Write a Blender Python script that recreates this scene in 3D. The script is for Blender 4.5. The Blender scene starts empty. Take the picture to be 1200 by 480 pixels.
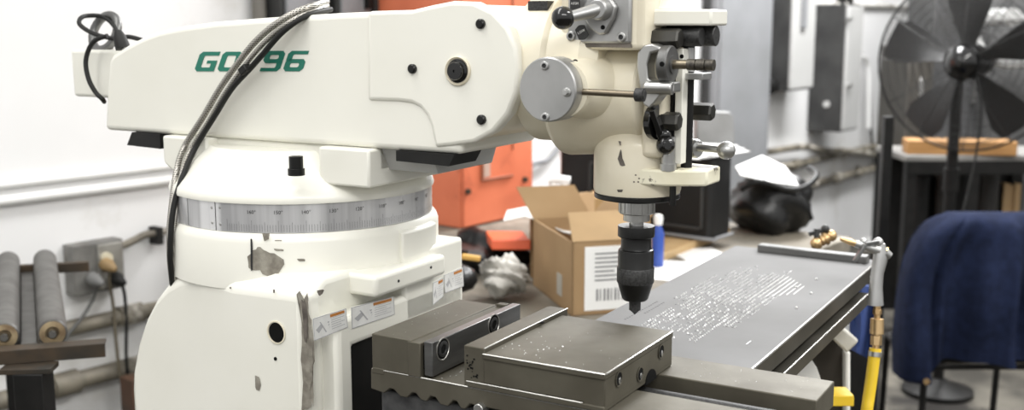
import bpy, bmesh, math, random
from mathutils import Vector, Matrix
random.seed(7)
R = math.radians
COL = bpy.context.scene.collection
# ------------------------------------------------------------------ camera model
FPX = 1280.0; PITCH = R(9.3); CAMZ = 1.6
CAM = Vector((0, 0, CAMZ))
FW = Vector((0, math.cos(PITCH), -math.sin(PITCH)))
UP = Vector((0, math.sin(PITCH), math.cos(PITCH)))
RT = Vector((1, 0, 0))
def ray(px, py):
    return FW + RT * ((px - 600) / FPX) - UP * ((py - 240) / FPX)
class Frame:
    """a yawed set of room axes; points measured in the photograph are turned into its coordinates"""
    def __init__(s, ox, oy, ang):
        s.o = Vector((ox, oy, 0)); s.a = ang
        s.X = Vector((math.cos(ang), math.sin(ang), 0)); s.Y = Vector((-math.sin(ang), math.cos(ang), 0))
    def loc(s, w):
        d = w - s.o
        return Vector((d.dot(s.X), d.dot(s.Y), d.z))
    def world(s, l):
        return s.o + s.X * l[0] + s.Y * l[1] + Vector((0, 0, l[2]))
    def _hit(s, px, py, i, val):
        c = s.loc(CAM); r = ray(px, py); d = Vector((r.dot(s.X), r.dot(s.Y), r.z))
        return c + d * ((val - c[i]) / d[i])
    def x(s, px, py, v): return s._hit(px, py, 0, v)
    def y(s, px, py, v): return s._hit(px, py, 1, v)
    def z(s, px, py, v): return s._hit(px, py, 2, v)
    def d(s, px, py, D): return s.loc(CAM + ray(px, py) * D)
W = Frame(0, 0, 0)
M = Frame(-0.346, 1.8, R(-30))        # milling machine: x along the arm, y away
L = Frame(-1.434, 3.1, R(51))         # long wall: x along it, y into it
# ------------------------------------------------------------------ mesh builder
class MB:
    def __init__(s): s.v = []; s.f = []; s.m = []
    def add(s, vs, fs, mi=0):
        b = len(s.v); s.v += [Vector(v) for v in vs]
        for f in fs: s.f.append([b + i for i in f]); s.m.append(mi)
        return s
    def box(s, x0, x1, y0, y1, z0, z1, mi=0):
        vs = [(x, y, z) for z in (z0, z1) for y in (y0, y1) for x in (x0, x1)]
        return s.add(vs, [(0, 2, 3, 1), (4, 5, 7, 6), (0, 1, 5, 4), (2, 6, 7, 3), (0, 4, 6, 2), (1, 3, 7, 5)], mi)
    def loft(s, secs, closed=True, caps=True, mi=0):
        n = len(secs[0]); vs = [p for q in secs for p in q]; fs = []
        for i in range(len(secs) - 1):
            for j in range(n if closed else n - 1):
                k = (j + 1) % n
                fs.append((i * n + j, i * n + k, (i + 1) * n + k, (i + 1) * n + j))
        if caps: fs += [tuple(range(n)), tuple(range((len(secs) - 1) * n, len(secs) * n))]
        return s.add(vs, fs, mi)
    def prism(s, pts, axis, c0, c1, mi=0):
        """pts 2-D outline in the two other axes (in x,y,z order)"""
        def mk(p, c):
            return {0: (c, p[0], p[1]), 1: (p[0], c, p[1]), 2: (p[0], p[1], c)}[axis]
        return s.loft([[mk(p, c0) for p in pts], [mk(p, c1) for p in pts]], mi=mi)
    def lathe(s, prof, p0, ax, n=40, mi=0, caps=True):
        p0 = Vector(p0); ax = Vector(ax).normalized()
        u = ax.orthogonal().normalized(); w = ax.cross(u)
        secs = [[p0 + ax * t + (u * math.cos(2 * math.pi * k / n) + w * math.sin(2 * math.pi * k / n)) * max(r, 1e-5) for k in range(n)] for r, t in prof]
        return s.loft(secs, caps=caps, mi=mi)
    def cyl(s, p0, p1, r0, r1=None, n=32, mi=0):
        p0 = Vector(p0); p1 = Vector(p1)
        return s.lathe([(r0, 0), (r0 if r1 is None else r1, (p1 - p0).length)], p0, p1 - p0, n, mi)
    def sphere(s, c, r, sc=(1, 1, 1), n=20, mi=0):
        c = Vector(c); secs = []
        for i in range(n // 2 + 1):
            t = math.pi * i / (n // 2); rr = max(math.sin(t), 1e-4)
            secs.append([c + Vector((rr * math.cos(2 * math.pi * k / n) * sc[0], rr * math.sin(2 * math.pi * k / n) * sc[1], -math.cos(t) * sc[2])) * r for k in range(n)])
        return s.loft(secs, mi=mi)
    def tube(s, pts, r, n=10, smooth=6, mi=0, closed=False):
        P = [Vector(p) for p in pts]
        if smooth and len(P) > 2:
            Q = []
            m = len(P)
            for i in range(m if closed else m - 1):
                if closed: a, b, c, d = P[(i - 1) % m], P[i], P[(i + 1) % m], P[(i + 2) % m]
                else: a, b, c, d = P[max(i - 1, 0)], P[i], P[i + 1], P[min(i + 2, m - 1)]
                for k in range(smooth):
                    t = k / smooth
                    Q.append(0.5 * ((2 * b) + (c - a) * t + (2 * a - 5 * b + 4 * c - d) * t * t + (3 * b - a - 3 * c + d) * t ** 3))
            if not closed: Q.append(P[-1])
            P = Q
        secs = []; u = None
        for i, p in enumerate(P):
            if closed: t = P[(i + 1) % len(P)] - P[i - 1]
            else: t = P[min(i + 1, len(P) - 1)] - P[max(i - 1, 0)]
            t.normalize()
            if u is None: u = t.orthogonal().normalized()
            u = (u - t * u.dot(t)).normalized(); w = t.cross(u)
            rr = r[min(int(i / max(len(P) - 1, 1) * len(r)), len(r) - 1)] if isinstance(r, (list, tuple)) else r
            secs.append([p + (u * math.cos(2 * math.pi * k / n) + w * math.sin(2 * math.pi * k / n)) * rr for k in range(n)])
        if closed: secs.append(secs[0])
        return s.loft(secs, caps=not closed, mi=mi)
    def bar(s, p0, p1, w, h, up=(0, 0, 1), mi=0):
        """rectangular bar from p0 to p1, w sideways and h along up, centred"""
        p0 = Vector(p0); p1 = Vector(p1); t = (p1 - p0).normalized(); up = Vector(up)
        sd = t.cross(up).normalized(); up = sd.cross(t).normalized()
        q = [sd * (a * w / 2) + up * (b * h / 2) for a, b in ((-1, -1), (1, -1), (1, 1), (-1, 1))]
        return s.loft([[p0 + k for k in q], [p1 + k for k in q]], mi=mi)
    def hexbar(s, p0, p1, r, mi=0):
        return s.cyl(p0, p1, r, n=6, mi=mi)
    def disc(s, c, nrm, r, n=24, mi=0, thick=0.0008):
        c = Vector(c); nrm = Vector(nrm).normalized()
        return s.cyl(c, c + nrm * thick, r, n=n, mi=mi)
    def socket(s, c, nrm, r, d=0.006, mi=0, mdark=1):
        """cap screw head: rounded ring with a dark hexagon socket sunk in it"""
        c = Vector(c); nrm = Vector(nrm).normalized()
        s.lathe([(r, 0), (r, d * .8), (r * .85, d), (r * .55, d), (r * .5, d * .35)], c, nrm, 20, mi, caps=False)
        s.cyl(c + nrm * d * .3, c + nrm * d * .4, r * .55, n=6, mi=mdark)
        return s
def mesh_of(name, mb, mats, smooth=35):
    me = bpy.data.meshes.new(name)
    me.from_pydata([tuple(v) for v in mb.v], [], [f for f in mb.f])
    if not isinstance(mats, (list, tuple)): mats = [mats]
    for m in mats: me.materials.append(m)
    for p, mi in zip(me.polygons, mb.m): p.material_index = mi
    bm = bmesh.new(); bm.from_mesh(me)
    bmesh.ops.recalc_face_normals(bm, faces=bm.faces)
    bm.to_mesh(me); bm.free()
    if smooth:
        for p in me.polygons: p.use_smooth = True
        me.set_sharp_from_angle(angle=R(smooth))
    me.update()
    return me
def part(name, mb, mats, parent, bevel=0, label=None, smooth=35, kind=None, seg=2):
    org = Vector(parent['_org'])
    for v in mb.v: v -= org
    o = bpy.data.objects.new(name, mesh_of(name, mb, mats, smooth)); COL.objects.link(o)
    o.parent = parent; o['_org'] = tuple(org)
    if bevel: add_bevel(o, bevel, seg)
    if label: o['label'] = label
    if kind: o['kind'] = kind
    return o
def add_bevel(o, w, seg=2):
    b = o.modifiers.new('Bevel', 'BEVEL'); b.width = w; b.segments = seg; b.limit_method = 'ANGLE'; b.angle_limit = R(38); b.use_clamp_overlap = True
def thing(name, label, cat, fr, org, group=None):
    o = bpy.data.objects.new(name, None); COL.objects.link(o)
    o.empty_display_size = .05
    o.location = fr.world(org); o.rotation_euler = (0, 0, fr.a)
    o['label'] = label; o['category'] = cat; o['_org'] = tuple(org)
    if group: o['group'] = group
    return o
def single(name, mb, mats, fr, label, cat, group=None, bevel=0, kind=None, smooth=35, org=None, seg=2):
    """a thing that is one mesh"""
    if org is None:
        xs = [v.x for v in mb.v]; ys = [v.y for v in mb.v]; zs = [v.z for v in mb.v]
        org = Vector(((min(xs) + max(xs)) / 2, (min(ys) + max(ys)) / 2, min(zs)))
    for v in mb.v: v -= Vector(org)
    o = bpy.data.objects.new(name, mesh_of(name, mb, mats, smooth)); COL.objects.link(o)
    o.location = fr.world(org); o.rotation_euler = (0, 0, fr.a); o['_org'] = tuple(org)
    if bevel: add_bevel(o, bevel, seg)
    if label: o['label'] = label
    if cat: o['category'] = cat
    if group: o['group'] = group
    if kind: o['kind'] = kind
    return o
# ------------------------------------------------------------------ materials
def mat(name, col, rough=.5, metal=0., col2=None, scale=8., detail=4., bump=0., bscale=60., lo=.35, hi=.65, stretch=None, coat=0., spec=.5, rvar=0., col3=None, scale3=3., lo3=.6, hi3=.7):
    m = bpy.data.materials.new(name); m.use_nodes = True
    nt = m.node_tree; N = nt.nodes; K = nt.links
    b = N['Principled BSDF']
    b.inputs['Base Color'].default_value = (*col, 1); b.inputs['Roughness'].default_value = rough
    b.inputs['Metallic'].default_value = metal; b.inputs['Coat Weight'].default_value = coat
    b.inputs['Specular IOR Level'].default_value = spec
    tc = N.new('ShaderNodeTexCoord'); mp = N.new('ShaderNodeMapping'); K.new(tc.outputs['Object'], mp.inputs[0])
    if stretch: mp.inputs['Scale'].default_value = stretch
    if col2 is None: col2 = tuple(c * .86 for c in col)
    nz = N.new('ShaderNodeTexNoise'); nz.inputs['Scale'].default_value = scale; nz.inputs['Detail'].default_value = detail; K.new(mp.outputs[0], nz.inputs['Vector'])
    cr = N.new('ShaderNodeValToRGB'); cr.color_ramp.elements[0].position = lo; cr.color_ramp.elements[1].position = hi
    cr.color_ramp.elements[0].color = (*col, 1); cr.color_ramp.elements[1].color = (*col2, 1)
    K.new(nz.outputs['Fac'], cr.inputs[0]); out = cr.outputs[0]
    if col3:
        n3 = N.new('ShaderNodeTexNoise'); n3.inputs['Scale'].default_value = scale3; n3.inputs['Detail'].default_value = 8; n3.inputs['Roughness'].default_value = .65
        K.new(mp.outputs[0], n3.inputs['Vector'])
        r3 = N.new('ShaderNodeMapRange'); r3.inputs[1].default_value = lo3; r3.inputs[2].default_value = hi3; K.new(n3.outputs['Fac'], r3.inputs[0])
        mx = N.new('ShaderNodeMix'); mx.data_type = 'RGBA'; K.new(r3.outputs[0], mx.inputs[0]); K.new(out, mx.inputs[6]); mx.inputs[7].default_value = (*col3, 1)
        out = mx.outputs[2]
    K.new(out, b.inputs['Base Color'])
    if rvar:
        mr = N.new('ShaderNodeMapRange'); mr.inputs[3].default_value = rough - rvar; mr.inputs[4].default_value = rough + rvar
        K.new(nz.outputs['Fac'], mr.inputs[0]); K.new(mr.outputs[0], b.inputs['Roughness'])
    if bump:
        n2 = N.new('ShaderNodeTexNoise'); n2.inputs['Scale'].default_value = bscale; n2.inputs['Detail'].default_value = 3; K.new(mp.outputs[0], n2.inputs['Vector'])
        bp = N.new('ShaderNodeBump'); bp.inputs['Strength'].default_value = bump; bp.inputs['Distance'].default_value = .002
        K.new(n2.outputs['Fac'], bp.inputs['Height']); K.new(bp.outputs[0], b.inputs['Normal'])
    return m
CREAM = mat('cream_paint', (.80, .79, .72), .33, 0, (.765, .755, .68), 5, bump=.06, bscale=40, coat=.15)
CREAM_W = mat('worn_cream_paint', (.77, .72, .585), .36, 0, (.68, .62, .48), 9, bump=.1, bscale=50, coat=.1, col3=(.22, .19, .14), scale3=14, lo3=.70, hi3=.76)
CREAM_C = mat('chipped_cream_paint', (.78, .75, .60), .4, 0, (.7, .66, .5), 20, col3=(.12, .10, .075), scale3=28, lo3=.57, hi3=.60, bump=.2)
BARE = mat('bare_cast_iron_chip', (.34, .32, .27), .6, .2, (.20, .18, .15), 60, bump=.5, bscale=120)
DARKCHIP = mat('dark_gouge', (.07, .06, .05), .7, 0, (.16, .14, .12), 60, bump=.4)
STEEL = mat('satin_steel', (.50, .50, .49), .3, .9, (.42, .42, .41), 10, rvar=.06, bump=.03, bscale=200)
ALU = mat('cast_aluminium', (.46, .46, .455), .38, .85, (.36, .36, .355), 14, bump=.05, bscale=150)
DIAL = mat('brushed_dial_steel', (.74, .74, .75), .30, .5, (.40, .40, .41), 26, stretch=(1, 1, .03), lo=.4, hi=.62, rvar=.05)
VISE = mat('oily_ground_steel', (.112, .103, .079), .55, .4, (.080, .072, .054), 12, rvar=.08, bump=.08, bscale=90, col3=(.08, .07, .055), scale3=30, lo3=.66, hi3=.72, spec=.35)
VISE_E = mat('bright_edge_steel', (.60, .59, .56), .35, .9)
VISED = mat('dark_vise_casting', (.03, .03, .031), .65, .1, (.07, .07, .07), 40, bump=.4, bscale=80, col3=(.4, .4, .38), scale3=60, lo3=.70, hi3=.72)
JAW = mat('ground_jaw_steel', (.19, .19, .187), .36, .8, (.12, .12, .118), 8, stretch=(1, 1, 6), rvar=.06)
PLATE = mat('steel_plate', (.20, .20, .202), .7, 0, (.17, .17, .17), 5, bump=.05, bscale=150, rvar=.05, spec=.12)
PLATE_S = mat('steel_plate_side', (.14, .13, .11), .42, .7, (.09, .085, .07), 10)
CHIP = mat('bright_swarf', (.62, .62, .62), .3, .5)
BLACKOX = mat('black_oxide_steel', (.006, .006, .006), .3, .2, (.012, .012, .011), 20, bump=.04, spec=.4)
BLACKM = mat('knurled_black_steel', (.06, .06, .06), .5, .5, (.03, .03, .03), 300)
BRONZE = mat('tarnished_bronze_rod', (.22, .19, .14), .32, .9, (.18, .15, .11), 30)
RUBBER = mat('black_rubber', (.008, .008, .0078), .6, 0, (.014, .014, .013), 20, spec=.3)
PLASTIC = mat('glossy_black_plastic', (.005, .005, .005), .15, 0, coat=.3, spec=.4)
BLACK = mat('matte_black', (.004, .004, .004), .8, spec=.15)
GREEN = mat('green_lettering', (.008, .17, .115), .45)
INK = mat('black_ink', (.02, .02, .02), .6)
INKG = mat('grey_print', (.22, .22, .23), .6)
INKL = mat('pale_grey_print', (.45, .45, .46), .6)
STICK = mat('sticker_white', (.82, .82, .80), .5, 0, (.66, .66, .64), 25)
ORANGEINK = mat('sticker_orange', (.50, .20, .045), .5)
WALLM = mat('white_painted_block_wall', (.80, .80, .80), .6, 0, (.75, .75, .745), 1.6, bump=.15, bscale=12, col3=(.60, .585, .55), scale3=2.4, lo3=.58, hi3=.76)
CONDUIT = mat('painted_conduit', (.72, .71, .68), .45, 0, (.55, .53, .48), 5, col3=(.22, .20, .17), scale3=6, lo3=.5, hi3=.62)
CONDUIT_W = mat('white_painted_conduit', (.84, .84, .83), .5, 0, (.74, .74, .72), 4)
PIPE = mat('dirty_steel_pipe', (.25, .225, .175), .55, .1, (.08, .07, .055), 9, col3=(.52, .49, .43), scale3=5, lo3=.52, hi3=.62)
GREYP = mat('grey_enamel', (.225, .23, .24), .55, 0, (.19, .195, .20), 4, bump=.03, spec=.3)
GREYL = mat('light_grey_enamel', (.42, .42, .41), .42, 0, (.45, .45, .44), 5)
GREYD = mat('dark_grey_enamel', (.03, .03, .03), .5, 0, (.05, .05, .049), 6, spec=.25)
ROLL = mat('galvanised_roller', (.13, .127, .118), .5, .4, (.085, .08, .075), 22, bump=.15)
RUST = mat('rusty_dark_steel', (.035, .032, .027), .6, .2, (.07, .05, .033), 18, bump=.3, bscale=70, spec=.25)
BLKSTEEL = mat('black_painted_steel', (.005, .005, .0048), .5, 0, (.010, .0095, .009), 20, spec=.25)
ORANGE = mat('orange_enamel', (.72, .20, .10), .5, 0, (.64, .165, .08), 6, col3=(.42, .10, .05), scale3=7, lo3=.60, hi3=.75)
RED = mat('red_orange_plastic', (.85, .15, .06), .4)
CARD = mat('cardboard', (.36, .235, .12), .85, 0, (.30, .19, .095), 5, bump=.05)
CARDI = mat('cardboard_inside', (.36, .24, .125), .85, 0, (.29, .185, .09), 5)
PAPER = mat('white_paper', (.85, .85, .84), .7, 0, (.78, .78, .77), 6)
WOOD = mat('bare_timber', (.56, .40, .21), .6, 0, (.44, .29, .14), 5, stretch=(1, 8, 8), bump=.05)
WOODO = mat('orange_timber', (.36, .19, .065), .6, 0, (.27, .135, .04), 5, stretch=(1, 6, 6))
BENCH = mat('dirty_bench_top', (.20, .175, .135), .7, 0, (.10, .09, .072), 4, col3=(.32, .29, .24), scale3=3, lo3=.5, hi3=.65)
NAVY = mat('navy_cloth', (.012, .018, .046), .95, 0, (.008, .012, .03), 30, bump=.3, bscale=300, spec=.15)
BLUE = mat('blue_cloth', (.03, .06, .20), .9, 0, (.02, .04, .14), 12, bump=.2)
YELLOW = mat('yellow_rubber_hose', (.85, .58, .03), .4)
BRASS = mat('brass', (.66, .47, .25), .3, .85, (.50, .33, .16), 20)
RAG = mat('crumpled_rag', (.60, .58, .54), .85, 0, (.16, .15, .13), 14, bump=.4, bscale=30)
BAG = mat('black_bin_bag', (.005, .005, .005), .35, 0, (.009, .009, .009), 8, bump=.4, bscale=16, spec=.35)
FLOORM = mat('dirty_concrete', (.045, .042, .036), .75, 0, (.13, .12, .10), 3.5, bump=.1, bscale=10, col3=(.02, .018, .016), scale3=2.6, lo3=.48, hi3=.6, spec=.2)
MOTTLE = mat('stained_white_iron', (.42, .40, .35), .7, 0, (.035, .03, .024), 11, lo=.38, hi=.48, bump=.2, spec=.2)
BRAID = bpy.data.materials.new('braided_metal_hose'); BRAID.use_nodes = True
def _braid():
    nt = BRAID.node_tree; N = nt.nodes; K = nt.links; b = N['Principled BSDF']
    b.inputs['Metallic'].default_value = .8; b.inputs['Roughness'].default_value = .35
    tc = N.new('ShaderNodeTexCoord')
    w = N.new('ShaderNodeTexWave'); w.bands_direction = 'Z'; w.inputs['Scale'].default_value = 100; w.inputs['Distortion'].default_value = .3
    w2 = N.new('ShaderNodeTexWave'); w2.bands_direction = 'X'; w2.inputs['Scale'].default_value = 100
    K.new(tc.outputs['Object'], w.inputs[0]); K.new(tc.outputs['Object'], w2.inputs[0])
    mul = N.new('ShaderNodeMath'); mul.operation = 'MAXIMUM'; K.new(w.outputs['Fac'], mul.inputs[0]); K.new(w2.outputs['Fac'], mul.inputs[1])
    cr = N.new('ShaderNodeValToRGB'); cr.color_ramp.elements[0].color = (.05, .047, .04, 1); cr.color_ramp.elements[1].color = (.50, .48, .44, 1)
    cr.color_ramp.elements[0].position = .3; cr.color_ramp.elements[1].position = .8
    K.new(mul.outputs[0], cr.inputs[0]); K.new(cr.outputs[0], b.inputs['Base Color'])
    bp = N.new('ShaderNodeBump'); bp.inputs['Strength'].default_value = .5; bp.inputs['Distance'].default_value = .001
    K.new(mul.outputs[0], bp.inputs['Height']); K.new(bp.outputs[0], b.inputs['Normal'])
_braid()
def text_polys(txt, size):
    """the outline of printed characters as flat polygons: (verts2d, faces)"""
    cu = bpy.data.curves.new('t', 'FONT'); cu.body = txt; cu.size = size; cu.align_x = 'CENTER'; cu.align_y = 'CENTER'; cu.resolution_u = 2
    o = bpy.data.objects.new('t', cu); COL.objects.link(o)
    dg = bpy.context.evaluated_depsgraph_get(); me = o.evaluated_get(dg).to_mesh()
    vs = [(v.co.x, v.co.y) for v in me.vertices]; fs = [tuple(p.vertices) for p in me.polygons]
    o.evaluated_get(dg).to_mesh_clear()
    bpy.data.objects.remove(o); bpy.data.curves.remove(cu)
    return vs, fs
# ================================================================== MILLING MACHINE
mill = thing('milling_machine', 'big cream milling machine with green lettering on its arm and a black drill chuck', 'milling machine', M, (0, 0, 0))
def P(px, py, y): return M.y(px, py, y)
# ---- column body (stations along x: front y and top z follow the rounded shoulder)
mb = MB()
FYC = -.225
st = []
for px, py, fy in ((155, 470, -.195), (157, 430, -.195), (163, 398, -.196), (172, 371, -.198), (183, 350, -.20), (196, 336, -.203), (210, 328, -.207), (226, 325, -.21), (238, 328, -.218), (262, 333, -.219), (272, 336, -.225), (352, 347, -.225)):
    p = P(px, py, fy); st.append((p.x, fy, p.z))
secs = []
x_r = P(354, 347, FYC).x
YK = .13
for x, fy, z in st:
    secs.append([(x, fy, 0.0), (x, fy, z), (x, fy + .03, z + .02 if x > -.12 else z), (x, YK, z + .02 if x > -.12 else z), (x, YK, 0.0)])
secs.append([(x_r + .012, -.213, 0.0), (x_r + .012, -.213, st[-1][2]), (x_r + .012, -.19, st[-1][2] + .02), (x_r + .012, YK, st[-1][2] + .02), (x_r + .012, YK, 0.0)])
mb.loft(secs)
# right side: lower box carrying the stickers; the slideway recess opens low down
zt = st[-1][2]
XR = x_r + .012
XS = XR + .03
ly_s = M.x(415, 440, XS).y
z_s = M.x(415, 405, XS).z
YB = M.x(543, 330, XS).y
mb.prism([(-.20, 0), (ly_s, 0), (ly_s, z_s), (YB - .04, z_s), (YB - .04, 0), (YB, 0), (YB, zt - .035), (-.20, zt - .035)], 0, XR - .02, XS)
# machine base flange
mb.box(-.36, .62, -.30, .34, 0, .10)
column = part('column', mb, [CREAM], mill, bevel=.012, seg=3)
# the ways (dark)
mb = MB(); mb.box(XR - .01, XS - .012, ly_s - .005, YB - .03, .1, z_s + .004)
part('slideway', mb, [BLKSTEEL], mill, bevel=.003)
# ---- round collar under the dial
zc0, zc1 = 1.212, 1.297
mb = MB()
mb.lathe([(.222, zc0), (.222, 1.283), (.219, 1.291), (.214, 1.297), (.10, 1.297)], (0, 0, 0), (0, 0, 1), 96)
collar = part('turret_collar', mb, [CREAM], mill, smooth=30)
def cylpt(ang, z, r): return Vector((math.cos(R(ang)) * r, math.sin(R(ang)) * r, z))
def ang_px(px, r=.212):
    """angle round the turret whose surface shows at that column of the photograph"""
    best = min(((abs((lambda w: (600 + FPX * (w.x) / ((w - CAM).dot(FW))))(M.world(cylpt(a / 4, 1.3, r))) - px), a / 4) for a in range(-560, 160)), key=lambda t: t[0])
    return best[1]
# ledge block on the collar's right and box behind
mb = MB()
def arcblock(mb, a0, a1, r0, r1, z0, z1, n=8, mi=0, z1b=None):
    secs = []
    for i in range(n + 1):
        a = a0 + (a1 - a0) * i / n
        secs.append([cylpt(a, z0, r0), cylpt(a, z0, r1), cylpt(a, z1, r1), cylpt(a, z1 if z1b is None else z1b, r0)])
    mb.loft(secs, mi=mi)
def oncoll(off=.0009):
    def f(px, py):
        # point of the collar cylinder seen at a pixel
        c = M.loc(CAM); r = ray(px, py); d = Vector((r.dot(M.X), r.dot(M.Y), r.z)); rr = .222 + off
        a = d.x ** 2 + d.y ** 2; b = 2 * (c.x * d.x + c.y * d.y); cc = c.x ** 2 + c.y ** 2 - rr * rr
        t = (-b - math.sqrt(max(b * b - 4 * a * cc, 0))) / (2 * a)
        return c + d * t
    return f
a0 = ang_px(468, .222); a1 = ang_px(503, .222)
pz1 = oncoll()(487, 265).z; pz0 = oncoll()(487, 305).z
arcblock(mb, a0, a1 + 4, .215, .229, pz0, pz1 - .004, z1b=pz1)
part('collar_pad', mb, [CREAM], mill, bevel=.003)
XL = XR + .05
mb = MB()
mb.box(XR - .04, XL, M.x(441, 335, XL).y, M.x(523, 305, XL).y, M.x(452, 346, XL).z, M.x(450, 321, XL).z)
qa = M.x(508, 320, XS); qb = M.x(543, 320, XS)
mb.box(XR - .06, XS, qa.y - .08, qb.y, .3, M.x(520, 284, XS).z)
part('ledge', mb, [CREAM], mill, bevel=.007, seg=3)
mb = MB()
for px, py in ((467, 329), (505, 313)):
    p = M.x(px, py, XL + .0003); mb = MB(); mb.disc(p, (1, 0, 0), .0022, 12); part('screw_hole', mb, [INK], mill)
# holes and gouges on the front face
mb = MB(); p = P(324, 389, FYC)
mb.lathe([(.0175, 0), (.0175, .0012), (.0155, .0014), (.0145, -.004)], p + Vector((0, -.0003, 0)), (0, -1, 0), 28, caps=False)
part('hole_rim', mb, [CREAM_W], column)
mb = MB(); mb.disc(p + Vector((.001, -.0002, 0)), (0, -1, 0), .0148, 28, thick=.0009); part('hole', mb, [BLACK], column); mb = MB(); mb.disc(P(323, 420, FYC), (0, -1, 0), .0028, 12, thick=.001)
part('hole', mb, [BLACK], column)
def patch(fn, cu, cv, pts, mb, mi=0, jit=.25, n=26, rj=None):
    """ragged patch: fn(u,v) gives the point on the surface"""
    rnd = rj or random
    m = len(pts); ring = []
    for k in range(n):
        t = k / n * m; i = int(t); f = t - i
        a = pts[i % m]; b = pts[(i + 1) % m]
        u = a[0] + (b[0] - a[0]) * f; v = a[1] + (b[1] - a[1]) * f
        j = 1 + rnd.uniform(-jit, jit) * .35
        ring.append((cu + (u - cu) * j, cv + (v - cv) * j))
    inner = [(cu + (u - cu) * .5, cv + (v - cv) * .5) for u, v in ring]
    vs = [fn(*q) for q in ring] + [fn(*q) for q in inner] + [fn(cu, cv)]
    fs = [(i, (i + 1) % n, n + (i + 1) % n, n + i) for i in range(n)] + [(n + i, n + (i + 1) % n, 2 * n) for i in range(n)]
    mb.add(vs, fs, mi)
def chips(name, fn, parent, mats, specs, label=None):
    for sp in specs:
        k = MB(); cu, cv, pts = sp[:3]; kw = sp[3] if len(sp) > 3 else {}
        patch(kw.pop('fn', fn), cu, cv, pts, k, **kw); part(name, k, mats, parent)
mb = MB()
k = MB(); patch(oncoll(), 312, 308, [(289, 300), (297, 292), (304, 288), (312, 294), (324, 297), (333, 303), (331, 316), (322, 326), (312, 323), (303, 316), (290, 316)], k); part('paint_chip', k, [BARE, INK], collar)
k = MB(); patch(oncoll(), 311, 276, [(307, 273), (316, 273), (315, 280), (310, 283)], k, n=12); part('paint_chip', k, [BARE, INK], collar)
k = MB(); patch(oncoll(), 353, 305, [(348, 303), (358, 303), (357, 306), (350, 306)], k, n=10); part('paint_chip', k, [BARE, INK], collar)
k = MB(); patch(oncoll(), 327, 292, [(321, 291), (333, 292), (332, 294), (322, 294)], k, n=10); part('paint_chip', k, [BARE, INK], collar)
k = MB(); patch(oncoll(), 326, 281, [(322, 281), (330, 281), (330, 282), (322, 282)], k, n=8); part('paint_chip', k, [BARE, INK], collar)
k = MB(); patch(oncoll(.0014), 295, 298, [(293.5, 281), (296, 280), (296, 316), (293.8, 316)], k, mi=1, n=10); part('paint_chip', k, [BARE, INK], collar)
mb = MB()
def onfront(px, py): return P(px, py, FYC - .0006)
def oncorner(px, py): return P(px, py, FYC - .002)
k = MB(); patch(oncorner, 358, 400, [(347, 343), (362, 342), (361, 356), (364, 372), (367, 392), (368, 420), (367, 450), (366, 485), (353, 485), (355, 450), (353, 420), (354, 395), (352, 360)], k, n=44, jit=.4); part('paint_chip', k, [BARE, DARKCHIP, BARE], column)
k = MB(); patch(lambda a, b: P(a, b, FYC - .003), 357, 372, [(353, 350), (358, 352), (361, 372), (361, 398), (356, 400), (355, 372)], k, n=26, mi=1, jit=.4); part('paint_chip', k, [BARE, DARKCHIP, BARE], column)
k = MB(); patch(lambda a, b: P(a, b, FYC - .003), 362, 430, [(362, 402), (367, 408), (366, 450), (360, 455), (359, 425)], k, n=26, mi=2, jit=.4); part('paint_chip', k, [BARE, DARKCHIP, BARE], column)
k = MB(); patch(onfront, 302, 450, [(299, 440), (304, 442), (306, 450), (304, 459), (299, 456)], k, n=12); part('paint_chip', k, [BARE, DARKCHIP, BARE], column)
k = MB(); patch(onfront, 321, 341, [(320, 339), (322, 339), (322, 343), (320, 343)], k, n=8, mi=1); part('paint_chip', k, [BARE, DARKCHIP, BARE], column)
k = MB(); patch(onfront, 270, 337, [(269, 336), (271, 336), (271, 338), (269, 338)], k, n=8, mi=1); part('paint_chip', k, [BARE, DARKCHIP, BARE], column)
k = MB(); patch(lambda a, b: P(a, b, FYC - .001), 376, 343, [(371, 340), (380, 339), (378, 344), (374, 347)], k, n=10, mi=1); part('paint_chip', k, [BARE, DARKCHIP, BARE], column)
# ---- warning stickers on the right-hand face
def sticker(pts, x, parent):
    """four photo corners tl,tr,br,bl on the plane x"""
    c = [M.x(a, b, x) for a, b in pts]
    for k in c: k.x = x
    s = MB(); o = Vector((.0008, 0, 0))
    def lerp(u, v, d=0): return c[0] * (1 - u) * (1 - v) + c[1] * u * (1 - v) + c[2] * u * v + c[3] * (1 - u) * v + o * (1 + d)
    s.loft([[k for k in c], [k + o for k in c]], mi=0)
    def q(u0, u1, v0, v1, mi): s.add([lerp(u0, v0, .3), lerp(u1, v0, .3), lerp(u1, v1, .3), lerp(u0, v1, .3)], [(0, 1, 2, 3)], mi)
    q(.50, .94, .06, .20, 1)
    q(.50, .94, .23, .25, 2)
    for e in ((0, 1, 0, .03), (0, 1, .97, 1), (0, .015, 0, 1), (.985, 1, 0, 1)): q(*e, 2)
    for i in range(5): q(.52, .92 - .1 * (i % 2), .32 + i * .11, .35 + i * .11, 2)
    for k in range(3):
        s.add([lerp(.40 + .03 * k, .35 + .13 * k, .3), lerp(.47, .35 + .13 * k, .3), lerp(.44, .45 + .13 * k, .3)], [(0, 1, 2)], 2)
    s.add([lerp(.06, .55, .3), lerp(.22, .35, .3), lerp(.28, .5, .3), lerp(.14, .74, .3)], [(0, 1, 2, 3)], 2)
    s.add([lerp(.18, .25, .3), lerp(.21, .25, .3), lerp(.37, .8, .3), lerp(.34, .82, .3)], [(0, 1, 2, 3)], 2)
    return part('warning_sticker', s, [STICK, ORANGEINK, INKL], parent, smooth=0)
sticker([(366, 373), (405, 361), (407, 383), (368, 399)], XR + .0302, column)
sticker([(411, 360), (461, 347), (462, 368), (412, 385)], XR + .0302, column)
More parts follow.
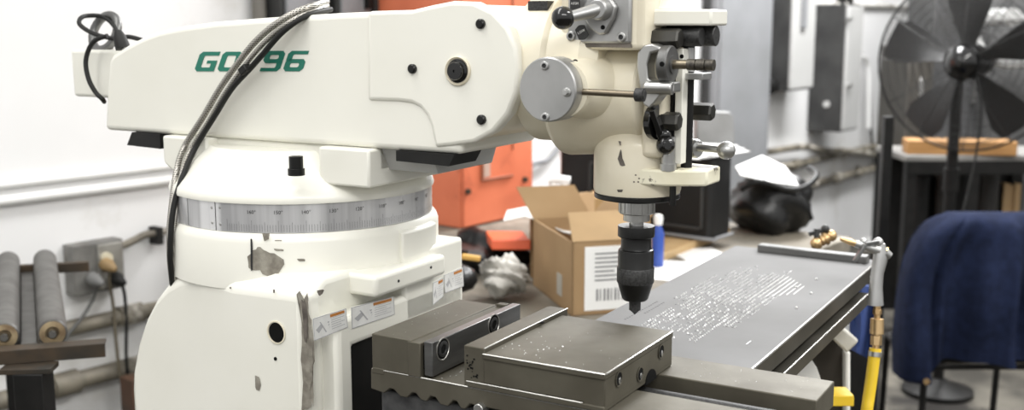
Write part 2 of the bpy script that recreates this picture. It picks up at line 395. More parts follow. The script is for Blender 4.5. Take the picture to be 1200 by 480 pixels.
sticker([(507, 331), (519, 325), (519, 347), (507, 357)], XS + .0002, column)
sticker([(520, 322), (542, 313), (543, 335), (521, 343)], XS + .0002, column)
# ---- dial ring
mb = MB()
mb.lathe([(.205, 1.297), (.212, 1.2975), (.212, 1.3405), (.205, 1.341)], (0, 0, 0), (0, 0, 1), 128)
dial = part('graduated_dial', mb, [DIAL], mill, smooth=30, label='brushed steel band engraved with degree marks')
A140 = ang_px(359); STEP = 11.0
for v in (160, 150, 140, 130, 120, 110, 100, 90, 80):
    a = A140 + (140 - v) / 10 * STEP
    vs, fs = text_polys('%d\u00b0' % v, .0078)
    k = MB(); k.add([cylpt(a + math.degrees(x / .2128), 1.3285 + y, .2126) for x, y in vs], fs)
    part('numeral', k, [INK], dial, smooth=0)
mb = MB()
for i in range(-30, 78):
    a = A140 + i / 10 * STEP; h = .017 if i % 10 == 0 else (.0145 if i % 5 == 0 else .0105)
    da = .075
    mb.add([cylpt(a - da, 1.2995, .2125), cylpt(a + da, 1.2995, .2125), cylpt(a + da, 1.2995 + h, .2125), cylpt(a - da, 1.2995 + h, .2125)], [(0, 1, 2, 3)])
part('degree_marks', mb, [INKG], dial, smooth=0, kind='stuff')
mb = MB(); asm = ang_px(253.5)
mb.add([cylpt(asm - .15, 1.2975, .2125), cylpt(asm + .15, 1.2975, .2125), cylpt(asm + .15, 1.3405, .2125), cylpt(asm - .15, 1.3405, .2125)], [(0, 1, 2, 3)])
part('band_joint', mb, [INK], dial, smooth=0); mb = MB()
as2 = ang_px(221)
mb.add([cylpt(as2 - .15, 1.2975, .2125), cylpt(as2 + .15, 1.2975, .2125), cylpt(as2 + .15, 1.3405, .2125), cylpt(as2 - .15, 1.3405, .2125)], [(0, 1, 2, 3)])
part('band_joint', mb, [INK], dial, smooth=0)
for px, z in ((249, 1.3315), (249, 1.3085), (258.5, 1.333), (258.5, 1.3075)):
    a = ang_px(px); k = MB(); c = cylpt(a, z, .2118); k.lathe([(.0023, 0), (.0018, .0009), (.0005, .0013)], c, cylpt(a, 0, 1), 12)
    part('rivet', k, [STEEL], dial)
# ---- turret cap (cone), saddle, ram
mb = MB()
mb.lathe([(.215, 1.341), (.2155, 1.345), (.213, 1.353), (.205, 1.362), (.172, 1.392), (.158, 1.404), (.150, 1.412), (.10, 1.413)], (0, 0, 0), (0, 0, 1), 96)
part('turret_cap', mb, [CREAM], mill, smooth=30)
RY = -.110                                   # front face of the arm
pb = P(122, 153, RY); pe = P(505, 178, RY)
zb = .5 * (pb.z + pe.z)
mb = MB()
sx0 = P(190, 160, -.125).x; sx1 = P(433, 215, -.125).x; sz0 = P(433, 221, -.125).z
sx2 = P(374, 215, -.125).x
mb.prism([(sx0, zb), (sx0, zb - .045), (sx0 + .02, zb - .058), (sx0 + .10, zb - .05), (sx0 + .10, zb)], 1, -.125, .125)
mb.prism([(sx2, zb), (sx2, sz0 + .012), (sx2 + .012, sz0), (sx1, sz0), (sx1, zb)], 1, -.125, .125)
mb.prism([(sx0, zb), (sx0, zb - .035), (sx1, zb - .035), (sx1, zb)], 1, -.10, .10)
part('saddle', mb, [CREAM], mill, bevel=.004)
# bolt in the saddle notch
bp_ = P(347, 194, -.17)
mb = MB(); mb.cyl(bp_ + Vector((0, 0, -.012)), bp_ + Vector((0, 0, .014)), .0105, n=24); mb.cyl(bp_ + Vector((0, 0, .014)), bp_ + Vector((0, 0, .0145)), .006, n=6)
mb.cyl(bp_ + Vector((0, 0, -.014)), bp_ + Vector((0, 0, -.004)), .0125, n=24)
part('turret_bolt', mb, [BLACKOX], mill, bevel=.001, label='black cap bolt on the turret cap')
mb = MB()
ex = P(577, 172, .075).x
mb.prism([(-.095, zb), (-.075, zb - .035), (.075, zb - .035), (.095, zb)], 0, sx1 - .01, ex)
part('dovetail', mb, [GREYL], mill, bevel=.002, label='grey machined dovetail under the arm')
mb = MB()
r0 = P(464, 178, -.112); r1 = P(530, 195, -.112)
mb.prism([(r0.x, zb), (r0.x, r1.z + .002), (r1.x - .006, r1.z), (r1.x + .004, zb)], 1, -.112, -.04)
part('way_wiper', mb, [RUBBER], mill, label='black rubber way cover under the arm')
mb = MB()
l0 = P(150, 160, -.112); l1 = P(188, 173, -.112)
mb.prism([(l0.x + .01, zb), (l0.x - .004, l1.z), (l1.x, l1.z - .002), (l1.x, zb)], 1, -.112, .05)
part('way_wiper', mb, [RUBBER], mill, label='black rubber way cover under the arm')
# ram body
top = [P(*q, RY) for q in ((122, 153), (124, 110), (127, 72), (131, 64), (148, 53), (165, 44), (185, 36.5), (210, 31), (250, 25.5), (300, 21.5), (350, 18), (400, 15), (470, 12))]
out = [(p.x, p.z) for p in top]
out[0] = (out[0][0], zb)
out += [(P(540, 60, RY).x, out[-1][1]), (P(540, 60, RY).x, zb)]
mb = MB(); mb.prism(out, 1, RY, -RY)
ram = part('arm', mb, [CREAM], mill, bevel=.009, seg=4)
# raised round end cover
cov = [(430, 13), (482, 11.5), (505, 6), (530, 1), (555, 2), (578, 13), (595, 32), (605, 55), (608, 82), (606, 108), (596, 134), (578, 155), (556, 167), (530, 171), (509, 173), (505, 150), (500, 136), (492, 126), (482, 121), (466, 119), (430, 118)]
CY = -.1145
pts = [(P(a, b, CY).x, P(a, b, CY).z) for a, b in cov]
mb = MB(); mb.prism(pts, 1, CY, RY + .02)
cover = part('pivot_cover', mb, [CREAM], mill, bevel=.006, seg=3)
cc = P(537, 86, CY); rc = P(608, 86, CY).x - cc.x
mb = MB(); mb.cyl((cc.x, RY + .015, cc.z), (cc.x, .11, cc.z), rc * .98, n=64)
part('pivot_drum', mb, [CREAM_W], mill, bevel=.003)
mb = MB(); mb.lathe([(.0205, 0), (.0205, .0025), (.019, .004), (.0165, .002), (.0165, -.002)], P(537, 83, CY), (0, -1, 0), 36, caps=False)
part('plug_ring', mb, [CREAM_W], cover)
mb = MB(); mb.lathe([(.0160, 0), (.0160, .003), (.0125, .004), (.0125, .009), (.0115, .0105), (.002, .0108), (.0015, .009)], P(537, 83, CY), (0, -1, 0), 32)
part('centre_plug', mb, [PLASTIC], cover, label='black round plug in the arm end')
for px, py in ((564, 28), (484, 80.5), (565, 140)):
    k = MB(); k.lathe([(.0068, 0), (.0068, .004), (.005, .0058), (.001, .006)], P(px, py, CY), (0, -1, 0), 20)
    part('cap_bolt', k, [BLACKOX], cover)
# back block, with eyebolt
mb = MB(); b0 = P(82, 58, -.06); b1 = P(88, 113, -.06)
mb.prism([(b0.x, b0.z), (b1.x - .004, b1.z), (pb.x + .02, b1.z), (pb.x + .03, b0.z)], 1, -.06, .07)
part('rear_block', mb, [CREAM], mill, bevel=.006, seg=3)
e = P(123, 38, -.02)
mb = MB()
ring = [e + Vector((math.cos(2 * math.pi * k / 24) * .031, math.sin(2 * math.pi * k / 24) * .012, math.sin(2 * math.pi * k / 24) * .031)) for k in range(24)]
mb.tube(ring, .0078, n=12, smooth=0, closed=True)
mb.cyl(Vector((e.x, e.y, b0.z - .004)), e + Vector((0, 0, -.031)), .010, .008); mb.cyl(Vector((e.x, e.y, b0.z)), Vector((e.x, e.y, b0.z + .006)), .013)
part('lifting_eye', mb, [JAW], mill, label='shiny steel lifting eye')
# ---- lettering
def glyphs(word, x0px, x1px, ytop, ybot):
    """heavy slanted block numerals and capitals with cut corners, built from strokes in a 1 x 1 cell"""
    T = .20; S = .27; c = .14
    def ringp(x0, x1, y0, y1): return [(x0 + c, y0), (x1 - c, y0), (x1, y0 + c), (x1, y1 - c), (x1 - c, y1), (x0 + c, y1), (x0, y1 - c), (x0, y0 + c)]
    def hollow(x0, x1, y0, y1):
        o = ringp(x0, x1, y0, y1); ci = .05
        a, b, d, e_ = x0 + S, x1 - S, y0 + T, y1 - T
        i = [(a + ci, d), (b - ci, d), (b, d + ci), (b, e_ - ci), (b - ci, e_), (a + ci, e_), (a, e_ - ci), (a, d + ci)]
        return o, i
    G = {}
    o, i = hollow(0, 1, 0, 1)
    G['O'] = [[o[k], o[(k + 1) % 8], i[(k + 1) % 8], i[k]] for k in range(8)]
    G['G'] = [[(c, 1), (1, 1), (1, 1 - T), (S + .05, 1 - T), (S, 1 - T - .05), (0, 1 - c)], [(0, 1 - c), (S, 1 - T - .05), (S, T + .05), (0, c)], [(0, c), (S, T + .05), (S + .05, T), (1 - S, T), (1 - S, 0), (c, 0)],
              [(1 - S, 0), (1, 0), (1, .55), (.5, .55), (.5, .4), (1 - S, .4)]]
    o, i = hollow(0, 1, .40, 1)
    nine = [[o[k], o[(k + 1) % 8], i[(k + 1) % 8], i[k]] for k in range(8)]
    G['9'] = nine + [[(1 - S, .5), (1, .5), (1, c), (1 - c, 0), (0, 0), (0, .17), (1 - S - .05, .17), (1 - S, .22)]]
    G['6'] = [[(1 - x, 1 - y) for x, y in q] for q in G['9']]
    vs = []; k = MB()
    n = len(word); w = (x1px - x0px) / n
    for j, ch in enumerate(word):
        k = MB()
        for q in G[ch]:
            def mk(x, y, dy):
                px = x0px + j * w + x * w * .86 + y * 8.0; py = ybot + (ytop - ybot) * y
                p = P(px, py, RY - .0002); p.y -= dy; return p
            k.loft([[mk(x, y, 0) for x, y in q], [mk(x, y, .0007) for x, y in q]])
        part('letter' if ch in 'GO' else 'digit', k, [GREEN], ram, smooth=0)
glyphs('GO', 227.5, 281, 60.5, 83.5)
glyphs('96', 304.5, 358, 59.5, 83.5)
# ================================================================== HEAD
HX = P(747, 200, 0).x                        # spindle axis
# knuckle tube behind the round end
kz = P(640, 82, -.1).z
mb = MB()
x0 = P(596, 80, -.1).x
xk = P(636, 80, -.10).x
mb.lathe([(.098, 0), (.104, .004), (.104, xk - x0 - .004), (.101, xk - x0), (.098, xk - x0 + .002), (.098, xk - x0 + .05), (.08, xk - x0 + .07)], (x0, 0, kz), (1, 0, 0), 72)
part('knuckle', mb, [CREAM_W], mill, smooth=30)
# main head body : horizontal barrel
bz = P(700, 112, -.07).z
mb = MB()
xa = xk - .01; xb = P(752, 110, -.06).x
mb.lathe([(.090, 0), (.086, .05), (.074, .085), (.070, .12), (.070, xb - xa - .01), (.064, xb - xa)], (xa, 0, bz), (1, 0, 0), 64)
# upper housing
u0 = P(655, 58, -.085); u1 = P(744, 58, -.085)
mb.box(u0.x, u1.x + .01, -.085, .085, u0.z, u0.z + .26)
# front flat way face down the right side
w0 = P(752, 60, -.055); w1 = P(790, 190, -.055)
mb.box(w0.x, HX + .058, -.055, .055, P(770, 186, -.055).z, u0.z + .02)
# cone boss flaring to the feed drum
part('head_housing', mb, [CREAM_W], mill, bevel=.008, seg=3, smooth=30)
dc = P(641, 105, -.155)
mb = MB()
mb.lathe([(.036, 0), (.036, .03), (.046, .075)], (dc.x + .012, -.135, dc.z), (0, 1, 0), 48)
part('drum_boss', mb, [CREAM_W], mill)
mb = MB()
mb.lathe([(.0395, 0), (.0412, .002), (.0412, .034), (.040, .036)], dc, (0, 1, 0), 56)
drum = part('feed_drum', mb, [ALU], mill, smooth=30, label='round brushed aluminium drum cover')
for px, py in ((638.5, 77), (639, 137), (664.5, 108)):
    k = MB(); c = P(px, py, -.155); k.socket(c, (0, -1, 0), .0058, .0025); part('screw', k, [STEEL, INK], drum)
k = MB(); c = P(664.5, 108, -.155); k.cyl(c, c + Vector((0, -.007, 0)), .0035, n=6); part('stud', k, [STEEL], drum)
k = MB(); c = P(679, 104, -.13); k.box(c.x - .004, c.x + .004, -.140, -.122, c.z - .004, c.z + .004); part('slot', k, [BLACK], drum)
k = MB(); c = P(674, 73, -.11); k.sphere(c, .004); part('oil_hole', k, [BLACK], mill)
# trip rod from drum to bracket
mb = MB(); a = P(676, 107, -.135); b = P(747, 111, -.128)
mb.cyl(a, b, .0042, .0042, 14)
rod = part('trip_rod', mb, [BRONZE], mill)
mb = MB(); mb.cyl(b + Vector((-.002, 0, 0)), b + Vector((.009, 0, 0)), .0085, n=20); mb.cyl(b + Vector((.009, 0, 0)), b + Vector((.010, 0, 0)), .006, n=20)
part('rod_end', mb, [BLACKM], mill, bevel=.001)
# ---- shift plate
SY = -.0895
mb = MB(); p0 = P(664.5, 51, SY); p1 = P(739, 51, SY)
mb.box(p0.x, p1.x, SY, -.08, p0.z, p0.z + .075)
splate = part('shift_plate', mb, [ALU], mill, bevel=.004, seg=3, label='cast grey shift plate with a ball lever')
for px, py in ((669.5, 42), (728.5, 43.5)):
    k = MB(); k.socket(P(px, py, SY), (0, -1, 0), .0062, .0030); part('screw', k, [STEEL, INK], splate)
mb = MB()
hub = [(690, -4), (714, -4), (722, 8), (719, 22), (709, 40), (702, 41), (691, 34), (684, 22), (684, 6)]
pts = [(P(a, b, SY - .008).x, P(a, b, SY - .008).z) for a, b in hub]
mb.prism(pts, 1, SY - .008, SY)
part('shift_boss', mb, [ALU], splate, bevel=.003, seg=3)
k = MB(); k.disc(P(706.5, 32, SY - .008), (0, -1, 0), .003, 12); part('hole', k, [BLACK], splate)
mb = MB()
hc = P(701, 11, SY - .02)
mb.cyl((hc.x, SY, hc.z), (hc.x, SY - .024, hc.z), .015, .013, 28)
kn = P(663, 21, SY - .048)
mb.cyl((hc.x, SY - .016, hc.z), kn, .0095, .0065, 20)
part('shift_lever', mb, [ALU], splate, bevel=.002)
k = MB(); k.disc((hc.x, SY - .0238, hc.z), (0, -1, 0), .0045, 20, thick=.001); part('lever_pin', k, [BRONZE], splate)
mb = MB(); mb.sphere(kn + Vector((-.004, 0, 0)), .0148, n=28)
part('ball_knob', mb, [PLASTIC], splate, label='glossy black ball knob')
def tag_label(px, py, w, h, tilt, txt):
    c = P(px, py, SY - .0095); k = MB()
    def q(x, y, d=0):
        return c + Vector((x * math.cos(tilt) - y * math.sin(tilt), -d, x * math.sin(tilt) + y * math.cos(tilt)))
    o = [(w * math.cos(t) * .5 if abs(math.cos(t)) < .7 else w * .5 * math.copysign(1, math.cos(t)), h * .5 * math.sin(t)) for t in [2 * math.pi * i / 16 for i in range(16)]]
    k.loft([[q(x, y) for x, y in o], [q(x, y, .001) for x, y in o]])
    vs, fs = text_polys(txt, h * .3 if h < w else w * .32)
    k.add([q(x, y + (h * .05), .0013) for x, y in vs], fs, 1)
    part('label_plate', k, [INK, STICK], splate, smooth=0)
tag_label(674, 5, .014, .019, 0, 'HIGH')
tag_label(682, 38, .015, .020, R(25), 'LOW')
# dark strip drawn in for the shaded gap under the plate housing, and notch plate on top of knuckle
mb = MB(); c0 = P(627, 12, -.05); mb.box(c0.x, c0.x + .03, -.07, -.02, c0.z, c0.z + .012)
part('notched_guard', mb, [BLACKM], mill)
mb = MB(); a = P(664, 55, -.086); b = P(740, 55, -.086); mb.box(a.x, b.x, -.0866, -.08, a.z, a.z + .005)
part('plate_gap_shade', mb, [DARKCHIP], mill)
# ---- quill housing + spindle + chuck
qz0 = P(747, 229, -.03).z; qt = P(747, 160, -.04).z
mb = MB()
mb.lathe([(.0585, qz0), (.0605, qz0 + .006), (.0605, qt - .014), (.056, qt - .004), (.045, qt + .01)], (HX, 0, 0), (0, 0, 1), 64)
part('quill_housing', mb, [CREAM_W], mill, smooth=30)
# housing ears: lower lug and upper lug with chips
ez = P(800, 193, -.03)
lz1 = P(800, 197, -.02).z; lz0 = P(800, 216, -.02).z; lx1 = P(832, 205, -.012).x
mb = MB()
mb.prism([(HX + .02, -.055), (HX + .062, -.05), (lx1 - .01, -.03), (lx1, -.022), (lx1, .03), (HX + .02, .05)], 2, lz0, lz1)
part('lower_lug', mb, [CREAM_C], mill, bevel=.003)
uz1 = P(800, 11, -.03).z; uz0 = P(800, 30, -.03).z; ux1 = P(838, 20, -.015).x
mb = MB()
mb.prism([(HX + .02, -.05), (HX + .06, -.045), (ux1, -.028), (ux1, .035), (HX + .02, .05)], 2, uz0, uz1)
mb.lathe([(.035, 0), (.028, .01), (.022, .03), (.02, .10)], (HX + .04, 0, uz1 - .001), (0, 0, 1), 32)
part('upper_lug', mb, [CREAM], mill, bevel=.003)
mb = MB(); mb.cyl((HX, 0, qz0 - .007), (HX, 0, qz0 + .001), .0595, n=48); mb.cyl((HX, 0, qz0 - .009), (HX, 0, qz0 - .006), .05, n=48)
part('bottom_ring', mb, [BLACKOX], mill, bevel=.0015)
# dents: oil hole in the housing
mb = MB()
def onq(px, py):
    c = M.loc(CAM); r = ray(px, py); d = Vector((r.dot(M.X), r.dot(M.Y), r.z)); rr = .0610
    cx = c.x - HX
    a = d.x ** 2 + d.y ** 2; b = 2 * (cx * d.x + c.y * d.y); k = cx ** 2 + c.y ** 2 - rr * rr
    return c + d * ((-b - math.sqrt(max(b * b - 4 * a * k, 0))) / (2 * a))
patch(onq, 727.5, 189, [(724, 186), (726.5, 176), (728.5, 176), (729.5, 185), (733, 195), (727, 194)], mb, n=14)
patch(onq, 726.5, 167.5, [(724.5, 165), (728, 165.5), (727.5, 170), (726.5, 170)], mb, n=8)
patch(onq, 726.5, 223, [(723, 222), (730, 222), (729, 225), (724, 225)], mb, n=8)
for px, py in ((745, 205), (749, 209), (748, 213), (743, 213)): patch(onq, px, py, [(px - 1, py - 1), (px + 1, py - .6), (px + 1, py + .7), (px - 1, py + .8)], mb, n=8)
part('oil_hole', mb, [DARKCHIP], mill)
zz = lambda py: P(747, py, 0).z
mb = MB()
mb.lathe([(.0245, zz(229)), (.0245, zz(248.5)), (.0235, zz(249.5)), (.0185, zz(250)), (.0185, zz(258)), (.010, zz(259)), (.010, zz(266)), (.014, zz(268))], (HX, 0, 0), (0, 0, 1), 48)
for k in range(16):
    a = 2 * math.pi * k / 16; c = Vector((HX + math.cos(a) * .0245, math.sin(a) * .0245, 0))
    mb.bar(c + Vector((0, 0, zz(248))), c + Vector((0, 0, zz(230))), .004, .0018, up=(math.cos(a), math.sin(a), 0))
part('spindle_nose', mb, [STEEL], mill, smooth=30, label='splined bright steel spindle nose')
mb = MB()
mb.lathe([(.014, zz(263.5)), (.0255, zz(264)), (.0258, zz(265)), (.0258, zz(276)), (.0245, zz(277)), (.0212, zz(277.5)), (.0212, zz(289)), (.0222, zz(291)), (.0242, zz(292)), (.0250, zz(294)), (.0250, zz(312)), (.0257, zz(313)), (.0257, zz(330)), (.0248, zz(331)), (.0240, zz(334)), (.0185, zz(349)), (.0165, zz(351)), (.006, zz(351.5))], (HX, 0, 0), (0, 0, 1), 56)
chuck = part('drill_chuck', mb, [BLACKOX], mill, smooth=30, label='black keyless drill chuck')
mb = MB(); mb.lathe([(.0255, zz(312.5)), (.0262, zz(313.5)), (.0262, zz(329.5)), (.0255, zz(330.5))], (HX, 0, 0), (0, 0, 1), 56, caps=False)
part('knurled_band', mb, [BLACKM], chuck)
mb = MB(); mb.lathe([(.0082, zz(350)), (.0082, zz(363)), (.0062, zz(364)), (.0012, zz(368))], (HX, 0, 0), (0, 0, 1), 20)
part('drill_bit', mb, [BLACKM], chuck, label='short steel centre drill')
# ---- feed trip cluster on the right
# slotted way strip (white) and stop screw
mb = MB(); ws = P(798, 57, -.03); we = P(798, 192, -.03)
mb.box(ws.x - .005, ws.x + .005, -.034, -.014, we.z, ws.z)
strip = part('stop_strip', mb, [CREAM], mill, bevel=.001)
k = MB(); k.disc(P(799, 66, -.034), (0, -1, 0), .0028, 12); part('hole', k, [BLACK], strip)
mb = MB(); t = P(808, 50, -.008); b = P(808, 196, -.008)
mb.cyl((t.x, -.008, b.z - .004), (t.x, -.008, uz0), .0075, n=24)
part('depth_screw', mb, [BLKSTEEL], mill)
mb = MB(); mb.cyl((t.x, -.008, P(808, 84, -.008).z), (t.x, -.008, P(808, 55, -.008).z), .0078, n=24)
mb.box(P(801, 90, -.02).x, P(825, 90, -.02).x, -.025, .01, P(808, 93, -.02).z, P(808, 85.5, -.02).z)
part('depth_stop', mb, [ALU], mill, bevel=.001)
# dark block and cylinders under the upper lug
mb = MB(); a = P(790, 43, -.02); b = P(828, 43, -.02)
mb.cyl((a.x - .02, -.02, a.z), (b.x - .006, -.02, a.z), .0125, n=32)
mb.cyl((a.x - .02, .005, P(840, 42, .005).z), (P(840, 42, .005).x, .005, P(840, 42, .005).z), .0135, n=32)
mb.box(P(785, 45, .01).x, P(808, 45, .01).x, -.005, .03, P(800, 55, .01).z, uz0)
part('clamp_block', mb, [BLACKM], mill, bevel=.0015)
def hexhead(px0, px1, py, y, r, name='hex_bolt', mt=mat('dark_hex_steel', (.035, .034, .031), .35, .5, (.06, .058, .052), 20)):
    a = P(px0, py, y); b = P(px1, py, y); k = MB()
    L_ = b.x - a.x
    secs = []
    for rr, t in ((r * .94, 0), (r, .002), (r, L_ - .003), (r * .86, L_)):
        secs.append([Vector((a.x + t, y + math.cos(math.pi / 3 * i + .26) * rr, a.z + math.sin(math.pi / 3 * i + .26) * rr)) for i in range(6)])
    k.loft(secs); return part(name, k, [mt], mill, smooth=20, bevel=.0006)
hexhead(762, 798, 45, -.045, .0135)
hexhead(768, 797, 141, -.045, .0125)
hexhead(808, 836, 130, .03, .0125)
# silver bracket with round hub and knurled rod
mb = MB(); BY = -.075
br = [(750, 98), (747, 78), (748, 62), (754, 53), (765, 51), (775, 55), (778, 66), (772, 60), (764, 62), (760, 75), (761, 92), (768, 96), (790, 96), (791, 108), (775, 112), (768, 121), (762, 127), (755, 122), (752, 112)]
pts = [(P(a, b, BY).x, P(a, b, BY).z) for a, b in br]
mb.prism(pts, 1, BY - .004, BY + .022)
c = P(757, 104, BY); mb.cyl((c.x, BY - .003, c.z + .002), (P(790, 102, BY).x, BY - .003, c.z + .002), .0085, n=24)
part('trip_bracket', mb, [STEEL], mill, bevel=.004, seg=3, label='polished curved trip bracket')
hc = P(771, 75, -.068) + Vector((.006, 0, 0))
mb = MB(); mb.lathe([(.0225, 0), (.024, .002), (.024, .012), (.0225, .014)], hc, (1, 0, 0), 40); mb.cyl((hc.x + .013, hc.y, hc.z), (hc.x + .016, hc.y, hc.z), .012, n=24)
hub_ = part('lever_hub', mb, [mat('dull_steel_hub', (.17, .17, .165), .45, .7, (.10, .10, .10), 20)], mill, smooth=30)
k = MB(); k.disc(P(776, 75, -.0915), (0, -1, 0), .0032, 12, thick=.0015); part('hole', k, [BLACK], hub_)
he = P(806, 75, -.068)
mb = MB(); mb.cyl((hc.x + .014, hc.y, hc.z), (he.x, hc.y, hc.z), .0062, .0058, 20)
part('lever_rod', mb, [BRONZE], mill)
mb = MB(); x = he.x
for w, r in ((.011, .0072), (.0014, .0056), (.011, .0074), (.0014, .0056), (.010, .0072)):
    mb.cyl((x, hc.y, hc.z), (x + w, hc.y, hc.z), r, n=20); x += w
part('knurled_grip', mb, [mat('knurled_grip_steel', (.12, .11, .09), .45, .7, (.05, .045, .04), 200)], mill, label='knurled end of the trip lever')
# black linkage going down to the ball joint
mb = MB(); a = P(765, 128, -.07); b = P(777, 163, -.06); c = P(780, 170, -.06)
mb.bar(a, b, .008, .013, up=(0, 1, 0)); mb.sphere(c, .0125)
mb.cyl(c, c + Vector((.008, -.012, .001)), .006)
mb.sphere(P(779, 158, -.06), .0085)
g = P(767, 128, -.055)
mb.lathe([(.024, 0), (.024, .01)], P(766, 142, -.05), (1, -.25, 0), 24)
part('link_arm', mb, [PLASTIC], mill, bevel=.001)
mb = MB(); c = P(783, 187, -.04); mb.cyl((c.x, -.04, lz1 - .002), (c.x, -.04, P(783, 160, -.04).z), .0095, n=24)
mb.cyl((c.x, -.04, lz1 - .001), (c.x, -.04, lz1 + .008), .0115, n=24)
part('stop_pin', mb, [STEEL], mill)
mb = MB(); c = P(788, 240, -.03); mb.cyl((c.x, -.03, c.z), (c.x, -.03, lz0 + .002), .0045, n=16); 
part('stop_rod', mb, [BLACKOX], mill)
# ball lever behind
mb = MB(); a = P(815, 172, .03); b = P(851, 176, .02)
mb.cyl(a + Vector((-.045, 0, 0)), a, .011, n=24)
mb.lathe([(.0115, 0), (.013, .003), (.013, .010), (.011, .013)], a + Vector((-.006, 0, -.002)), (1, -.4, 0), 24)
mb.cyl(a + Vector((.004, -.004, 0)), b, .0055, .0045, 16)
mb.sphere(b, .0125)
part('ball_lever', mb, [STEEL], mill, label='polished ball-ended lever')
# screw rod upward (black rods beside the way)
mb = MB(); a = P(790, 60, -.02); mb.box(a.x - .004, a.x + .0035, -.03, .0, P(790, 192, -.02).z, a.z)
part('way_gib', mb, [BLKSTEEL], mill)
# ---- knee and table carrying the vise and the plate
TZ = 1.083
TT = 1.062
mb = MB()
mb.box(.335, .66, -.40, .12, TT - .07, TT)
for y in (-.33, -.20, -.07, .06): mb.box(.335, .662, y - .007, y + .007, TT, TT + .0005, mi=1)
mb.box(.30, .60, -.25, .08, .62, TT - .07)
mb.box(.34, .56, -.12, .0, .10, .64)
part('work_table', mb, [VISED, BLACK], mill, bevel=.004, label='dark cast iron table carrying the vise')
# ================================================================== VISE
vt = 1.205; vb = 1.158; y0 = -.285; y1 = -.073
vise = thing('machine_vise', 'oily brown steel machine vise with two jaws, clamped open in front of the cream column', 'vise', M, (.52, -.18, TT))
mb = MB()
# bed front profile with the scalloped lower edge
sc = [(434.5, 433), (434.5, 455), (450, 460.5), (457, 455), (462, 456.5), (469, 464.5), (477, 466), (483, 460), (487, 460.5), (493, 468.5), (500, 470.5), (504.5, 464), (510, 465.5), (516, 474), (525, 476), (531, 469), (535, 470), (540, 478.5), (545, 479.5), (551, 473), (557, 475)]
pts = [(P(a, b, y0).x, P(a, b, y0).z) for a, b in sc]
zz0 = pts[1][1]; zz1 = pts[11][1]
pts = [(pts[0][0], vb)] + pts[1:]
xx = pts[-1][0]; pit = pts[16][0] - pts[11][0]
pts += [(xx + .004, pts[-1][1]), (.83, pts[-1][1]), (.83, vb)]
mb.prism(pts, 1, y0, y0 + .095)
mb.prism([(.353, vb), (.353, 1.125), (.89, 1.125), (.89, vb)], 1, -.12, -.035)
mb.box(.353, .62, y0 + .02, -.045, 1.12, vb - .004)
part('bed', mb, [VISE], vise, bevel=.0015, label='flat steel bed with a toothed lower edge')
mb = MB()
mb.box(.357, .86, y0 + .012, -.05, TT + .0, 1.127)
part('base_casting', mb, [VISED], vise, bevel=.003, label='dark rough casting under the bed')
mb = MB(); k = P(563, 478, y0 - .002); mb.cyl(k + Vector((0, .01, 0)), k + Vector((0, -.006, 0)), .007, n=20)
part('stud', mb, [STEEL], vise, bevel=.001)
# thin bright strips along the edges of the bed
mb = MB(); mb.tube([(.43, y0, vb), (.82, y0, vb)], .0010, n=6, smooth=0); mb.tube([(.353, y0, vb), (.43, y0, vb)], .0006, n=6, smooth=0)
part('bright_strip', mb, [VISE_E], vise)
# fixed jaw
mb = MB()
mb.prism([(.353, vb), (.353, vt), (.416, vt), (.416, vt - .002), (.430, vt - .002), (.430, vb)], 1, y0, -.075)
mb.box(.4105, .4302, y0 - .0012, y0 + .02, vb, vt - .0015)
mb.prism([(.353, vb - .006), (.353, vb + .002), (.372, vb + .002), (.372, vb - .006)], 1, y0 - .0006, y0 + .02)
part('fixed_jaw', mb, [VISE], vise, bevel=.0012)
mb = MB(); mb.box(.434, .447, y0 + .002, -.058, vb + .003, vt + .001)
fp = part('jaw_plate', mb, [JAW], vise, bevel=.001, label='ground grey plate of the fixed jaw')
mb = MB(); mb.box(.4295, .4345, y0 + .006, -.07, vb + .01, vt - .006)
part('jaw_gap', mb, [BLACK], vise)
for px, py in ((519, 408.5), (578.5, 380)):
    c = M.x(px, py, .447); k = MB()
    k.lathe([(.0148, -.001), (.0148, .0008), (.0138, .0008), (.0130, -.0004)], c, (1, 0, 0), 32, caps=False, mi=0)
    k.lathe([(.0135, .0002), (.0001, .00025)], c, (1, 0, 0), 32, mi=1, caps=False)
    k.lathe([(.0105, 0), (.0105, .0012), (.0095, .0016), (.0065, .0016), (.006, .0003)], c, (1, 0, 0), 32, caps=False, mi=2)
    k.cyl(c + Vector((.0002, 0, 0)), c + Vector((.0006, 0, 0)), .0062, n=6, mi=1)
    part('jaw_screw', k, [VISE_E, BLACK, BLACKM], fp)
k = MB(); a = M.z(577, 357, vt); k.box(.418, .433, -.078, -.066, vt - .01, vt + .002)
part('jaw_stop', k, [VISE], vise, bevel=.001)
# moving jaw
mb = MB(); mb.box(.494, .524, y0 + .002, -.06, vb, vt + .005)
mp_ = part('jaw_plate', mb, [VISE], vise, bevel=.0012, label='raised jaw strip of the sliding jaw')
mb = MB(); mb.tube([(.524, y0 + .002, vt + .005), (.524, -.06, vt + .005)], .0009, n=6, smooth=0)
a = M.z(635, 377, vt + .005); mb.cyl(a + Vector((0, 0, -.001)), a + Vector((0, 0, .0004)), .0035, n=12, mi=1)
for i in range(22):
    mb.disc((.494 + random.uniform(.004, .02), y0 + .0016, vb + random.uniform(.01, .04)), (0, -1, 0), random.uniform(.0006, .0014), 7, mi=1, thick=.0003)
part('bright_strip', mb, [VISE_E, BLACK], mp_)  # thin bright strip along the jaw's top edge, with black specks
mb = MB()
mb.prism([(.524, vb + .008), (.524, vt - .002), (.688, vt), (.688, vb + .004), (.66, vb + .004), (.66, vb + .008)], 1, y0, -.078)
mb.box(.50, .688, y0 - .002, -.078, vb + .0005, vb + .0075)
mb.box(.524, .689, y0 - .0022, -.078, vt - .0075, vt)
